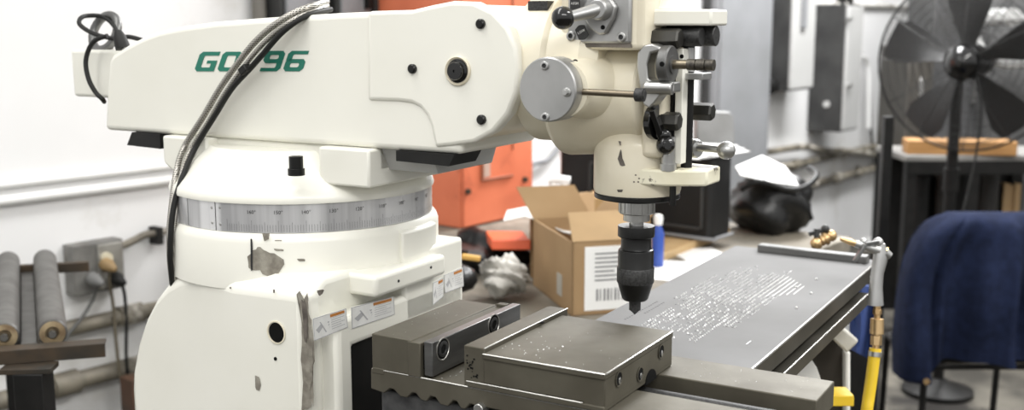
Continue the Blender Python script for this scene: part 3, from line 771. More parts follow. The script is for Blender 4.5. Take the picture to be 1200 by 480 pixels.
part('sliding_jaw', mb, [VISE], vise, bevel=.0014, label='large ground block of the sliding jaw')
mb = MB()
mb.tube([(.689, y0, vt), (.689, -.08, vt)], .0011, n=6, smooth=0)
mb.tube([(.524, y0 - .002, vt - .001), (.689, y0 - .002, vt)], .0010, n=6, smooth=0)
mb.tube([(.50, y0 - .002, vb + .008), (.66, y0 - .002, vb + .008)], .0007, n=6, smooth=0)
part('bright_strip', mb, [VISE_E], vise)  # thin bright strips along the edges of the sliding block
for px, py, s in ((725.5, 443.5, 1), (750.5, 438, 1), (775, 411.5, 1)):
    c = M.x(px, py, .689); k = MB()
    k.lathe([(.0095, 0), (.0095, .0006), (.0082, .0006), (.0078, -.0002)], c, (1, 0, 0), 28, caps=False)
    k.lathe([(.0079, .0001), (.0001, .00015)], c, (1, 0, 0), 28, mi=1, caps=False)
    k.sphere(c + Vector((.0003, .002, -.003)), .0042, sc=(.15, .7, 1), mi=2)
    part('bolt_hole', k, [VISE, BLACK, STEEL], vise)
c = M.x(754, 467, .69); k = MB(); k.prism([(-.15 + .017 * math.cos(math.pi * i / 16), vb - .001 + .016 * math.sin(math.pi * i / 16)) for i in range(17)], 0, .66, .6893)
part('screw_bore', k, [BLACK], vise)
mb = MB(); mb.cyl((.60, -.15, vb - .022), (.87, -.15, vb - .022), .012, n=24); mb.box(.62, .86, -.188, -.122, 1.115, 1.1265)
part('lead_screw', mb, [BLACKM], vise)
# swarf on the vise
mb = MB()
def fleck(mb, x, y, z, s):
    a = random.uniform(0, 6.3); vs = []
    for i in range(5):
        r = s * random.uniform(.5, 1.2); vs.append((x + r * math.cos(a + i * 1.257), y + r * math.sin(a + i * 1.257), z))
    top = (x, y, z + s * random.uniform(.6, 1.1))
    mb.add(vs + [top], [(0, 1, 2, 3, 4)] + [(i, (i + 1) % 5, 5) for i in range(5)])
for i in range(38):
    x, y = random.choice([(random.uniform(.53, .68), random.uniform(-.28, -.1)), (random.uniform(.53, .6), random.uniform(-.27, -.2))])
    fleck(mb, x, y, vt, random.uniform(.0004, .0011))
for i in range(26): fleck(mb, random.uniform(.70, .885), random.uniform(-.108, -.05), vb, random.uniform(.0004, .0011))
for i in range(22): fleck(mb, random.uniform(.45, .49), random.uniform(-.28, -.1), vb, random.uniform(.0005, .0012))
for i in range(18): fleck(mb, random.uniform(.36, .41), random.uniform(-.28, -.1), vt, random.uniform(.0003, .0007))
single('metal_flecks', mb, [CHIP], M, 'tiny bright metal flecks scattered over the vise top', 'swarf', kind='stuff')
# ================================================================== PLATE
pz = 1.15
plate = thing('steel_plate', 'long flat grey steel plate dotted with rows of bright burrs under the drill', 'steel plate', M, (.63, .35, pz - .028))
mb = MB(); mb.box(.488, .778, -.030, .775, pz - .028, pz)
for i_ in range(len(mb.m)):
    if i_ != 1: mb.m[i_] = 1
for v in mb.v:                                   # the far edge is cut slightly askew
    pass
part('slab', mb, [PLATE, PLATE_S], plate, bevel=.0015)
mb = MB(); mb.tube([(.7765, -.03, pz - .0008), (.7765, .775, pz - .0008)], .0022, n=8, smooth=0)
part('edge_highlight', mb, [VISE_E], plate)  # bright tube painting the highlight along the slab's right edge
# rows of burrs: each row runs along the plate
mb = MB(); mh = MB()
rnd = random.Random(3)
def burr(px, py, s, hole=False):
    p = M.z(px, py, pz)
    if not (.495 < p.x < .77 and -.02 < p.y < .76): return
    if hole:
        mh.disc(p, (0, 0, 1), s * .9, 8, thick=.0003); return
    a0 = rnd.uniform(0, 6.28)
    base = [p + Vector((math.cos(a0 + k * 1.047) * s * rnd.uniform(.75, 1.15), math.sin(a0 + k * 1.047) * s * rnd.uniform(.75, 1.15), 0)) for k in range(6)]
    tp = [p + (b - p) * .5 + Vector((0, 0, s * rnd.uniform(.6, 1.0))) for b in base]
    mb.loft([base, tp])
# (start pixel of the row at the near end, end pixel at the far end, burr size, spacing)
RW = []
nr = 18
for i in range(nr):
    f = i / (nr - 1); x = .548 + .142 * f
    ya = (.30 if f < .1 else .10 - .04 * f) + rnd.uniform(-.015, .03); yb = .50 + .06 * math.sin(f * 2.2) + rnd.uniform(-.09, .06)
    if f > .88: ya = .17; yb = .40
    y = ya; fine = rnd.random() < .3
    while y < yb:
        far = y > .36
        if not far and rnd.random() < .14: y += rnd.uniform(.008, .03)
        if far and rnd.random() < .05: y += .03
        s = rnd.uniform(.0015, .0024) * (.65 if (fine or far) else 1)
        p = Vector((x + rnd.uniform(-.0007, .0007), y, pz)); a0 = rnd.uniform(0, 6.28)
        base = [p + Vector((math.cos(a0 + k * 1.047) * s * rnd.uniform(.75, 1.15), math.sin(a0 + k * 1.047) * s * rnd.uniform(.75, 1.15), 0)) for k in range(6)]
        tp = [p + (b - p) * .5 + Vector((0, 0, s * rnd.uniform(.7, 1.1))) for b in base]
        mb.loft([base, tp])
        if rnd.random() < .3: mh.disc(p + Vector((-.0028, -.002, 0)), (0, 0, 1), .0016, 8, thick=.0003)
        y += .0064 if (fine or far) else .0084
for j, x in enumerate((.528, .540)):
    y = .13 + .05 * j
    while y < .26: mh.disc((x, y, pz), (0, 0, 1), .0018, 8, thick=.0003); y += .0085
for x, y, l in ((.735, .09, .02),):
    mb.bar((x, y, pz + .0005), (x, y + l, pz + .0005), .002, .001)
for x, y in ((.70, .47), (.735, .44), (.74, .33), (.715, .55)): mb.sphere((x, y, pz + .001), .0025, n=8)
part('burrs', mb, [CHIP], plate, kind='stuff', smooth=0, label='rows of bright raised burrs')
part('drilled_dots', mh, [BLACKM], plate, kind='stuff', smooth=0)
mb = MB()
for k in range(7):
    x = .655 + k * .009
    mb.box(x, x + .0012, .36 + .01 * k, .56 - .012 * k, pz, pz + .0003)
part('scribed_lines', mb, [VISE_E], plate, kind='stuff', smooth=0)
# bar under the plate
mb = MB(); mb.box(.70, .786, -.02, .66, pz - .062, pz - .040)
bar_ = thing('support_bar', 'dark steel bar running beneath the right edge of the steel plate', 'steel bar', M, (.74, .3, pz - .062))
part('bar', mb, [PLATE_S], bar_, bevel=.0015)
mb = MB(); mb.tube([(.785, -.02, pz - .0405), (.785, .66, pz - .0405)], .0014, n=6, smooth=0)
part('edge_highlight', mb, [VISE_E], bar_)  # highlight on the bar's top edge, drawn as a bright tube
mb = MB()
for y in (.03, .30, .60): mb.box(.52, .765, y, y + .04, pz - .040, pz - .028)
single('packing_strip', mb, [BLKSTEEL], M, 'black packing strips between plate and support bar', 'packing strip', org=(.64, .3, pz - .04))
mb = MB(); mb.box(.50, .74, .0, .10, TT, pz - .062)
mb.box(.50, .70, .0, .66, pz - .062, pz - .040)
single('riser_block', mb, [VISED], M, 'dark block lifting the plate above the table', 'riser block', bevel=.002)
# bar lying across the far end
mb = MB(); a = M.z(893, 292, pz); b = M.z(1001, 305, pz)
mb.bar(Vector((a.x, .745, pz + .0075)), Vector((.765, .735, pz + .0075)), .026, .015)
single('clamp_bar', mb, [JAW], M, 'dark steel bar lying across the far end of the plate', 'steel bar', bevel=.002)
# ================================================================== AIR GUN
GD = 1.93
def G(px, py, dd=0): return W.d(px, py, GD + dd)
gun = thing('air_blow_gun', 'silver air blow gun with brass coupler hooked on the corner of the steel plate', 'air gun', W, G(1028, 357))
mb = MB()
hs = []
for cx, cy, w, t in ((1031, 285, 12, .016), (1032, 296, 17, .018), (1031, 306, 17, .018), (1028, 320, 15, .018), (1026.5, 336, 15.5, .018), (1026, 350, 18, .019), (1026, 357, 19, .019)):
    c = G(cx, cy); w = w / FPX * GD / 2
    hs.append([c + Vector((math.cos(2 * math.pi * k / 20) * w, math.sin(2 * math.pi * k / 20) * t * .5, 0)) for k in range(20)])
mb.loft(hs)
mb.cyl(G(1037, 296), G(1043, 300), .009, .007, 20)
mb.cyl(G(1002, 285), G(1030, 293), .0065, .0095, 20)
mb.sphere(G(1012, 283), .007); mb.sphere(G(1029, 284), .0095)
part('gun_body', mb, [ALU], gun, smooth=50, label='cast silver gun body')
mb = MB(); mb.cyl(G(985, 279.5), G(997, 283.5), .003, .0062, 16); mb.cyl(G(997, 283.5), G(1003, 285.5), .0055, n=16)
part('nozzle', mb, [BRASS], gun, label='brass nozzle')
mb = MB(); mb.cyl(G(1036, 293), G(1040, 293.5), .006, n=6); part('valve_cap', mb, [BRASS], gun)
mb = MB(); mb.bar(G(1014, 286, -.012), G(1001, 306, -.012), .006, .010, up=(0, 1, 0)); mb.bar(G(1030, 283, -.012), G(1014, 286, -.012), .006, .008, up=(0, 1, 0))
part('trigger', mb, [JAW], gun, bevel=.001)
mb = MB()
mb.cyl(G(1027.5, 357), G(1028, 362), .0065, n=6); mb.cyl(G(1028, 362), G(1028, 368), .0078, n=6); mb.cyl(G(1028, 368), G(1028, 373), .0055, n=20)
mb.cyl(G(1028, 373), G(1027.5, 391), .0115, .0120, n=24); mb.cyl(G(1027.5, 391), G(1027, 393), .0098, n=24); mb.cyl(G(1027, 393), G(1026.5, 404), .0100, n=6); mb.cyl(G(1026.5, 404), G(1026, 410), .0062, n=20)
part('coupler', mb, [BRASS], gun, bevel=.0006, label='brass quick coupler')
mb = MB()
pts = [G(1026, 408), G(1023.5, 425), G(1021, 445), G(1018, 465), G(1015, 485), G(1009, 520, .02), G(1005, 580, .05)]
last = pts[-1]
pts += [Vector((last.x, last.y, .5)), Vector((last.x + .05, last.y + .1, .12)), Vector((last.x + .15, last.y + .25, .012)), Vector((last.x + .5, last.y + .5, .012))]
mb.tube(pts, .0105, n=14, smooth=8)
k = mb
single('air_hose', mb, [YELLOW], W, 'yellow rubber air hose hanging from the brass coupler', 'hose', org=(last.x, last.y, 0))
mb = MB(); c0 = G(1025.5, 411.5); mb.cyl(c0, G(1025, 417), .0118, n=20); mb.cyl(G(1029, 414), G(1033, 414), .003, n=10)
part('hose_clamp', mb, [STEEL], gun)
# small brass fitting behind
bf = L.z(955, 290, .905)
mb = MB(); D_ = 2.30
mb.cyl(W.d(962, 282, D_), W.d(974, 276, D_), .012, .010, 20); mb.sphere(W.d(974, 276, D_), .0125); mb.sphere(W.d(957, 285, D_), .0135); mb.cyl(W.d(966, 280, D_), W.d(969, 278.5, D_), .0145, n=20)
mb2 = MB(); pb_ = M.loc(W.d(957, 285, D_))
v_ = thing('brass_valve', 'brass valve with a black lever behind the far end of the plate', 'valve', W, W.d(957, 291, D_))
part('valve_body', mb, [BRASS], v_, smooth=50)
mb = MB(); mb.cyl(W.d(957, 281, D_), W.d(957, 268, D_), .006, n=12); mb.bar(W.d(948, 274, D_), W.d(968, 268, D_), .01, .008); mb.sphere(W.d(967, 268, D_), .009)
part('lever', mb, [BLACKM], v_, smooth=50)
mb = MB(); c = W.d(957, 285, D_); mb.cyl(c, Vector((c.x, c.y, 0.02)), .007, n=14); mb.cyl(Vector((c.x, c.y, 0)), Vector((c.x, c.y, .02)), .05, n=20)
part('riser_pipe', mb, [BLKSTEEL], v_)
# ================================================================== CABLES OVER THE ARM
def over(px, py, dy=0): 
    return P(px, py, -.128 + dy)
def cable(name, pts, r, m, label, cat, grp=None):
    mb = MB(); mb.tube(pts, r, n=12, smooth=8); return single(name, mb, [m], M, label, cat, grp)
A = [over(383, 2, 0.1), over(366, 7, 0.04), over(345, 15, 0.01), over(322, 29, -0.004), over(299, 49, -0.006), over(278, 75, -0.004), over(258, 103, 0), over(238, 137, 0), over(216, 172, 0), over(207, 200, -0.04), over(202, 235, -0.06), over(199, 268, -0.07), over(199, 300, -0.07), over(202, 332, -0.065)]
B = [over(392, 8, .11), over(372, 14, .05), over(352, 28, .012), over(330, 44, -.002), over(305, 68, -.002), over(280, 97, 0), over(258, 126), over(239, 153), over(222, 180), over(211, 207, -.05), over(206, 240, -.07), over(203, 272, -.075), over(202.5, 302, -.072), over(205, 333, -.065)]
cable('conduit_hose', A, .0050, BRAID, 'braided metal hose looping over the arm across the lettering', 'hose')
C_ = [over(388, 11, 0.1), over(370, 15, 0.04), over(351, 23, 0.008), over(329, 40, -0.006), over(308, 64, -0.008), over(292, 82, -0.008), over(272, 104, -0.008), over(252, 136, -0.006), over(230, 172, -0.006), over(215, 206, -0.05), over(205, 238, -0.07), over(201, 270, -0.08), over(200, 302, -0.078), over(203, 334, -0.068)]
B2 = [p + Vector((.0, -.001, 0)) for p in C_]
cable('power_cable', B2, .0044, RUBBER, 'black power cable running beside the braided hose over the arm', 'cable')
D2 = [over(384, 7, 0.09), over(366, 13, 0.04), over(346, 22, 0.004), over(325, 36, -0.006), over(303, 57, -0.008), over(283, 82, -0.006), over(263, 110, -0.004), over(243, 144, -0.003), over(223, 176, -0.003), over(213, 204, -0.045), over(207, 238, -0.063), over(204, 270, -0.073), over(203, 302, -0.072), over(206, 333, -0.066)]
cable('conduit_hose', D2, .0038, BRAID, 'thinner braided hose lying just right of the thick one over the arm', 'hose')
# clip joining them
mb = MB(); mb.bar(over(284, 85, -.012), over(291, 78, -.012), .012, .016, up=(0, 1, 0)); 
single('cable_tie', mb, [RUBBER], M, 'black tie holding the cables together over the lettering', 'cable tie', bevel=.002)
# cord and plug hung on the lifting eye
def E(px, py, dy=0): return P(px, py, -.05 + dy)
mb = MB(); mb.tube([E(167, 47, .02), E(150, 43), E(140, 46, -.005), E(118, 42, -.02), E(103, 36, -.02), E(93, 28, -.01), E(95, 21, .0), E(103, 18.5, .02), E(118, 19, .035), E(130, 26, .03), E(138, 38, .01), E(141, 44, -.01)], .0040, n=10)
mb.tube([E(126, 42, -.02), E(112, 47, -.025), E(104, 58, -.03), E(100.5, 74, -.034), E(104, 93, -.036), E(112, 108, -.034), E(120, 116, -.03), E(122, 119, .0)], .0042, n=10)
cord = thing('extension_cord', 'black cord with a plug looped round the lifting eye at the back of the arm', 'cord', M, E(126, 42, 0))
part('cord', mb, [RUBBER], cord)
mb = MB(); mb.lathe([(.006, 0), (.011, .012), (.0125, .026), (.0125, .032)], E(138, 36, -.02), E(143, 53, -.02) - E(138, 36, -.02), 20)
part('plug', mb, [RUBBER], cord)
mb = MB()
for px in (137.5, 144): mb.bar(E(px, 50, -.02), E(px + 1.5, 59, -.02), .003, .006, up=(1, 0, 0))
part('prong', mb, [ALU], cord)
# ================================================================== ROOM
def struct(name, mb, m, fr, **k):
    return single(name, mb, m, fr, None, None, kind='structure', **k)
mb = MB(); mb.box(-6, 14, -9, 8, -.1, 0); struct('floor', mb, [FLOORM], W)
mb = MB(); mb.box(-4, 9.0, 0, .2, 0, 3.6); struct('wall_left', mb, [WALLM], L)
mb = MB(); mb.box(8.8, 9.0, -7, 0, 0, 3.6); struct('wall_back', mb, [mat('grey_back_wall', (.10, .10, .10), .7, 0, (.05, .05, .05), 2.0, col3=(.35, .35, .35), scale3=1.6, lo3=.6, hi3=.7)], L)
def wz(px, py): return L.y(px, py, 0)
def pipe(name, px, py, r, m, label, x0, x1, y=-.03, clamps=(), cat='pipe', grp=None, couplings=()):
    z = L.y(px, py, y).z
    t = thing(name, label, cat, L, ((x0 + x1) / 2, y, z), grp)
    k = MB(); k.cyl((x0, y, z), (x1, y, z), r, n=20); part('tube', k, [m], t)
    for c in couplings:
        k = MB(); k.cyl((c - .04, y, z), (c + .04, y, z), r * 1.35, n=20); part('coupling', k, [m], t)
    for c in clamps:
        k = MB(); k.lathe([(r * 1.25, 0), (r * 1.25, .02)], (c, y, z), (1, 0, 0), 20); k.box(c, c + .02, y, 0.0, z - r * 1.6, z + r * 1.6); part('clamp', k, [m], t)
    return z
pipe('wall_pipe', 100, 380, .024, PIPE, 'upper dirty steel pipe along the foot of the white wall', -2, 8.5, clamps=(.9, 4.6, 6.0), couplings=(.33, 5.2))
pipe('wall_pipe', 100, 443, .028, PIPE, 'lowest and thickest dirty pipe along the white wall', -2, 8.5, clamps=(1.1, 4.9, 6.3), couplings=(.1, 5.9))
pipe('wall_conduit', 100, 205.5, .012, CONDUIT_W, 'upper white painted conduit on the wall behind the arm', -2, 2.2, y=-.012, cat='conduit')
pipe('wall_conduit', 100, 223, .015, CONDUIT_W, 'lower white painted conduit on the wall behind the arm', -2, 2.2, y=-.015, cat='conduit')
# right hand stretch of wall: thin pipe near the top, drain loop
z_ = L.y(1010, 6, -.02).z
t = thing('wall_conduit', 'thin dark conduit high on the wall left of the fan', 'conduit', L, (6.5, -.02, z_))
k = MB(); k.cyl((5.2, -.02, z_), (7.3, -.02, z_), .014, n=12); part('tube', k, [CONDUIT], t)
for x in (5.8, 5.95): 
    k = MB(); k.box(x, x + .02, -.06, 0, z_ - .05, z_ + .05); part('clamp', k, [BLKSTEEL], t)
def LW(px, py, y=-.03): return L.y(px, py, y)
mb = MB(); mb.tube([LW(1004, 62), LW(1011, 64), LW(1016, 72), LW(1019, 95), LW(1021, 150), LW(1026, 200), LW(1032, 290)], .010, n=8)
single('drop_cable', mb, [RUBBER], L, 'thin cable dropping down the wall left of the fan', 'cable')
mb = MB(); mb.tube([LW(1001, 68, -.08), LW(1010, 66, -.08), LW(1016, 72, -.08), LW(1018, 92, -.08), LW(1018, 150, -.08)], .017, n=8)
single('white_conduit', mb, [CONDUIT_W], L, 'white bent conduit beside the dark electrical box', 'conduit')
mb = MB(); mb.tube([LW(900, 178, -.05), LW(940, 172, -.06), LW(965, 176, -.06), LW(1000, 178, -.06), LW(1035, 182, -.05)], .022, n=8)
single('sagging_cable', mb, [PIPE], L, 'brown sagging cable along the wall under the electrical boxes', 'cable')
# wall boxes
def wallbox(name, label, pxw, pxf, pxr, ytop, ybot, m_side, m_front, zt=None, zb_=None, extra=None, grp=None):
    x0 = LW(pxw, ybot, 0).x; c = L.x(pxf, ybot, x0); dep = -c.y
    z0 = c.z if zb_ is None else zb_
    z1 = L.x(pxf, ytop, x0).z if zt is None else zt
    x1 = L.y(pxr, ybot, -dep).x
    t = thing(name, label, 'electrical cabinet' if 'cabinet' in name else 'electrical box', L, ((x0 + x1) / 2, -dep / 2, z0), grp)
    k = MB(); k.box(x0, x1, -dep, -.002, z0, z1); part('housing', k, [m_side], t, bevel=.006)
    k = MB(); k.box(x0 + .01, x1 - .01, -dep - .018, -dep, z0 + .012, z1 - .012); part('door', k, [m_front], t, bevel=.005)
    return t, x0, x1, dep, z0, z1
t, x0, x1, dp, z0, z1 = wallbox('electrical_box', 'tall dark electrical box with light front edge, nearest the fan', 945, 984, 1003, 5, 155, GREYD, GREYL)
k = MB(); c = L.x(969, 122, x0); k.cyl(c, c + Vector((-.012, 0, 0)), .022, n=16); part('knockout', k, [GREYL], t)
k = MB()
for py in (22, 100): c = L.y(993, py, -dp - .018); k.cyl(c, c + Vector((0, -.03, 0)), .016, n=12)
part('latch', k, [STEEL], t)
t, x0, x1, dp, z0, z1 = wallbox('electrical_box', 'grey electrical box with pale door between the big cabinet and the dark box', 893, 922, 950, -60, 107, GREYD, GREYL)
k = MB(); c = L.x(903, 100, x0); k.lathe([(.055, 0), (.055, .05), (.04, .06)], c, (-1, 0, 0), 20); part('breaker_knob', k, [BLKSTEEL], t)
k = MB(); c = L.y(941, 10, -dp - .018); k.box(c.x - .03, c.x + .03, c.y - .02, c.y, c.z - .12, c.z + .12); part('handle', k, [GREYP], t, bevel=.005)
t, x0, x1, dp, z0, z1 = wallbox('electrical_cabinet', 'big plain grey steel cabinet on the wall behind the drill head', 818, 838, 897, -90, 185, GREYP, GREYP, zb_=.0)
k = MB(); k.box(x0 - .02, x0, -dp + .05, -dp + .09, 0.0, z1); k.box(x0 - .02, x0, -dp * .4, -dp * .3, 0.0, z1); part('trim_rib', k, [GREYD], t)
# three grey panels and pipes behind the arm
def ypanel(name, label, pxa, pxb, ybot, y, dep, m, doors=0):
    a = L.y(pxa, ybot, -dep); b = L.y(pxb, ybot, -dep)
    t = thing(name, label, 'electrical box', L, ((a.x + b.x) / 2, -dep / 2, a.z - .3))
    k = MB(); k.box(a.x, b.x, -dep, 0, a.z - .3, 2.3); part('housing', k, [m], t, bevel=.006)
    w = (b.x - a.x)
    for i in range(doors):
        k = MB(); k.box(a.x + w * (i + .06) / doors, a.x + w * (i + .94) / doors, -dep - .015, -dep, a.z - .28, 2.27)
        part('door', k, [GREYP if i != 1 else GREYD], t, bevel=.004)
        k = MB(); q = a.x + w * (i + .8) / doors; k.box(q - .012, q + .012, -dep - .04, -dep - .015, 1.66, 1.74); part('handle', k, [BLKSTEEL], t, bevel=.003)
    return t
ypanel('electrical_box', 'wide grey electrical box with two doors on the wall above the arm', 395, 470, 15, 0, .16, GREYD, 2)
ypanel('electrical_box', 'mid grey electrical box on the wall left of the orange cabinet', 474, 486, 15, 0, .10, GREYL, 1)
ypanel('electrical_box', 'dark grey electrical box behind the cable bundle above the arm', 330, 384, 15, 0, .12, GREYD, 1)
for px, lab in ((304, 'left dark vertical pipe on the wall above the arm'), (319, 'right dark vertical pipe on the wall above the arm')):
    a = L.y(px, 20, -.04); k = MB(); k.cyl((a.x, -.04, 1.2), (a.x, -.04, 3.4), .024, n=16)
    for z in (1.4, 2.2, 3.0): k.box(a.x - .035, a.x + .035, -.045, 0, z, z + .03)
    single('vertical_pipe', k, [mat('brown_pipe_%d' % px, (.12, .11, .095), .5, 0, (.2, .19, .17), 6)], L, lab, 'pipe')
# outlet box on the left
ob = thing('outlet_box', 'grey double outlet box on the white wall behind the roller stand', 'outlet box', L, (.22, 0, .86))
a = LW(77, 345, 0); b = LW(133, 288, 0)
zb0 = LW(110, 343, -.05).z; zb1 = LW(110, 284, -.05).z
k = MB(); k.box(a.x, b.x, -.055, 0, zb0, zb1); part('housing', k, [mat('old_grey_box', (.13, .127, .118), .55, .1, (.22, .215, .20), 14, col3=(.10, .09, .075), scale3=18, lo3=.55, hi3=.6)], ob, bevel=.004)
k = MB(); k.box((a.x + b.x) / 2 - .005, b.x - .006, -.062, -.055, zb0 + .01, zb1 - .008); part('face_plate', k, [mat('worn_face_plate', (.42, .41, .38), .4, .5, (.3, .29, .26), 20)], ob, bevel=.002)
k = MB(); c = LW(124, 302, -.062); k.cyl(c, c + Vector((0, -.012, 0)), .018, n=20); part('outlet', k, [mat('ivory_outlet', (.72, .66, .50), .4)], ob)
def plugc(px, py, pts, lab, m, mp):
    c = LW(px, py, -.065)
    t = thing('plugged_cord', lab, 'cord', L, c)
    k = MB(); k.lathe([(.020, 0), (.021, .02), (.012, .04), (.007, .05)], c, (0.2, -1, -.35), 18); part('plug', k, [mp], t)
    e = c + Vector((.2, -1, -.35)).normalized() * .045
    k = MB(); k.tube([e] + [LW(x, y, -.06 - .02 * (i == 0)) for i, (x, y) in enumerate(pts)], .0052, n=8); part('cord', k, [m], t)
plugc(107, 325, [(113, 338), (108, 352), (96, 372), (80, 392), (60, 425), (40, 470), (36, 490)], 'grey plug and cord slanting down left from the outlet box', mat('grey_cord', (.10, .10, .095), .5), mat('grey_plug', (.17, .17, .165), .5))
plugc(133, 324, [(141, 327), (146, 345), (148, 380), (148, 420), (152, 455), (156, 490)], 'black plug with a cord hanging straight down from the outlet box', RUBBER, RUBBER)
plugc(122, 308, [(128, 325), (133, 360), (136, 400), (141, 440), (148, 475), (150, 490)], 'brown cord hanging down from the pale outlet', mat('brown_cord', (.14, .12, .085), .5), mat('rusty_plug', (.30, .20, .09), .6))
t = thing('wall_conduit', 'grey conduit rising from the outlet box to the machine', 'conduit', L, LW(133, 291, -.03))
k = MB(); k.tube([LW(131, 292), LW(145, 287), (LW(160, 280)), LW(170, 275), LW(185, 272.5), LW(215, 266), LW(260, 256)], .0115, n=14); part('tube', k, [PIPE], t)
k = MB(); c = LW(184, 273); k.box(c.x - .01, c.x + .01, c.y - .02, 0, c.z - .035, c.z + .02); part('clamp', k, [RUBBER], t)
# ================================================================== ROLLER STAND
rs = thing('roller_stand', 'rusty black steel stand with grey conveyor rollers by the white wall', 'roller stand', W, Vector((-1.05, 2.25, 0)))
az = 1.6 - 2.05 * .2935
def Z(px, py, z): return W.z(px, py, z)
a = Z(-30, 413.5, az); b = Z(123, 402, az)
mb = MB(); mb.bar(a + Vector((0, 0, -.013)), b + Vector((0, 0, -.013)), .005, .027); dv = (b - a).normalized(); nn = Vector((-dv.y, dv.x, 0))
mb.bar(a + nn * .018 + Vector((0, 0, -.002)), b + nn * .018 + Vector((0, 0, -.002)), .036, .005)
part('front_rail', mb, [RUST], rs, bevel=.001)
mb = MB(); rz = az + .012
f0 = Z(61.5, 390, rz + .0); f1 = Z(52, 300, rz)
f1 = f0 + (f1 - f0) * .94
g0 = Z(5, 394, rz); g1 = g0 + (f1 - f0)
h0 = f0 - (f0 - g0) * 2; h1 = h0 + (f1 - f0)
RR = .0275
for p0, p1 in ((f0, f1), (g0, g1), (h0, h1)):
    k = MB(); ax = p1 - p0; ln = ax.length
    k.lathe([(RR * .9, 0), (RR, .004), (RR, ln - .004), (RR * .9, ln)], p0, ax, 40)
    ro = part('roller', k, [ROLL], rs, smooth=30)
    k = MB(); k.lathe([(RR * .86, 0), (RR * .86, -.002), (RR * .5, -.003), (RR * .42, .0)], p0, ax, 32); part('bearing_cap', k, [mat('rusty_cap' + str(len(bpy.data.materials)), (.42, .33, .2), .5, .4, (.2, .14, .08), 30)], ro)
    k = MB(); k.cyl(p0 - ax.normalized() * .012, p0, .007, n=6); part('axle', k, [ROLL], ro)
m0 = (f0 + g0) / 2; m1 = (f1 + g1) / 2
mb = MB(); mb.bar(m0 - Vector((0, 0, .022)), m1 - Vector((0, 0, .022)), .030, .012); part('middle_rail', mb, [ROLL], rs, bevel=.002)
c0 = h1 + (f1 - h1) * .0; c1 = f1 + (f1 - g1) * .9
back = (f1 - f0).normalized()
q0 = g1 - back * .06; q1 = Z(104, 306, rz)
q0 = q1 + (h0 - f0).normalized() * .75
mb = MB(); mb.bar(q0 + Vector((0, 0, -.012)), q1 + Vector((0, 0, -.012)), .02, .024); part('back_rail', mb, [RUST], rs, bevel=.001)
mb = MB(); c = (a + (b - a) * .40)
lp = Z(37, 430, az - .028)
mb.box(lp.x - .028, lp.x + .028, lp.y - .02, lp.y + .03, 0, az - .036)
part('leg', mb, [BLKSTEEL], rs, bevel=.002)
mb = MB(); mb.bar(lp + Vector((-.055, .004, -.004)), lp + Vector((.038, .012, -.004)), .05, .01); part('foot_pad', mb, [RUST], rs, bevel=.001)
mb = MB(); e1 = q1 + (q0 - q1) * .25; mb.box(e1.x - .02, e1.x + .02, e1.y - .02, e1.y + .02, 0, rz - .024); part('leg', mb, [BLKSTEEL], rs, bevel=.002)
mb = MB(); mb.bar(lp + Vector((-.02, .0, -.10)), Vector((lp.x - .35, lp.y + .1, .35)), .02, .02); part('brace', mb, [BLKSTEEL], rs)
mb = MB(); mb.bar(m0 + Vector((.0, 0, -.03)), m0 + (b - a) * .0 + nn * -.03 + Vector((0, 0, -.03)), .03, .01); mb.bar(m1 - Vector((0, 0, .03)), q1 + (q0 - q1) * .3 - Vector((0, 0, .02)), .02, .01); part('bracket', mb, [RUST], rs)
# orange sliver behind the column's left foot
k = MB(); p = LW(154, 455, -.25); k.box(p.x - .008, p.x + .10, -.27, -.2, 0, p.z + .03)
single('rusty_post', k, [mat('rust_brown', (.05, .028, .015), .6, 0, (.09, .04, .02), 9)], L, 'rusty brown post low behind the left edge of the cream column', 'post', bevel=.004)
# ================================================================== WORKBENCH with clutter
BZ = .9
bench = thing('workbench', 'dirty workbench behind the machine carrying boxes and clutter', 'workbench', L, (1.2, -.8, 0))
k = MB(); k.box(.50, 2.02, -1.68, -.10, BZ - .05, BZ); part('bench_top', k, [BENCH], bench, bevel=.004)
for x in (.55, 1.94):
    for y in (-1.62, -.18):
        k = MB(); k.box(x - .03, x + .03, y - .03, y + .03, 0, BZ - .05); part('leg', k, [BLKSTEEL], bench)
k = MB(); k.box(.56, 1.93, -1.60, -1.57, BZ - .15, BZ - .05); part('apron', k, [BLKSTEEL], bench)
# plank
k = MB(); a = L.z(777, 297, BZ + .025); b = L.z(853, 268, BZ + .025)
dr = (b - a).normalized()
k.bar(a + Vector((-.10 * dr.x, -.10 * dr.y, 0)) + Vector((0, .07, -.0125)), b + Vector((.01, .07, -.0125)), .14, .025)
single('timber_plank', k, [WOOD], L, 'bare timber plank on the bench under the black chest', 'plank', bevel=.002)
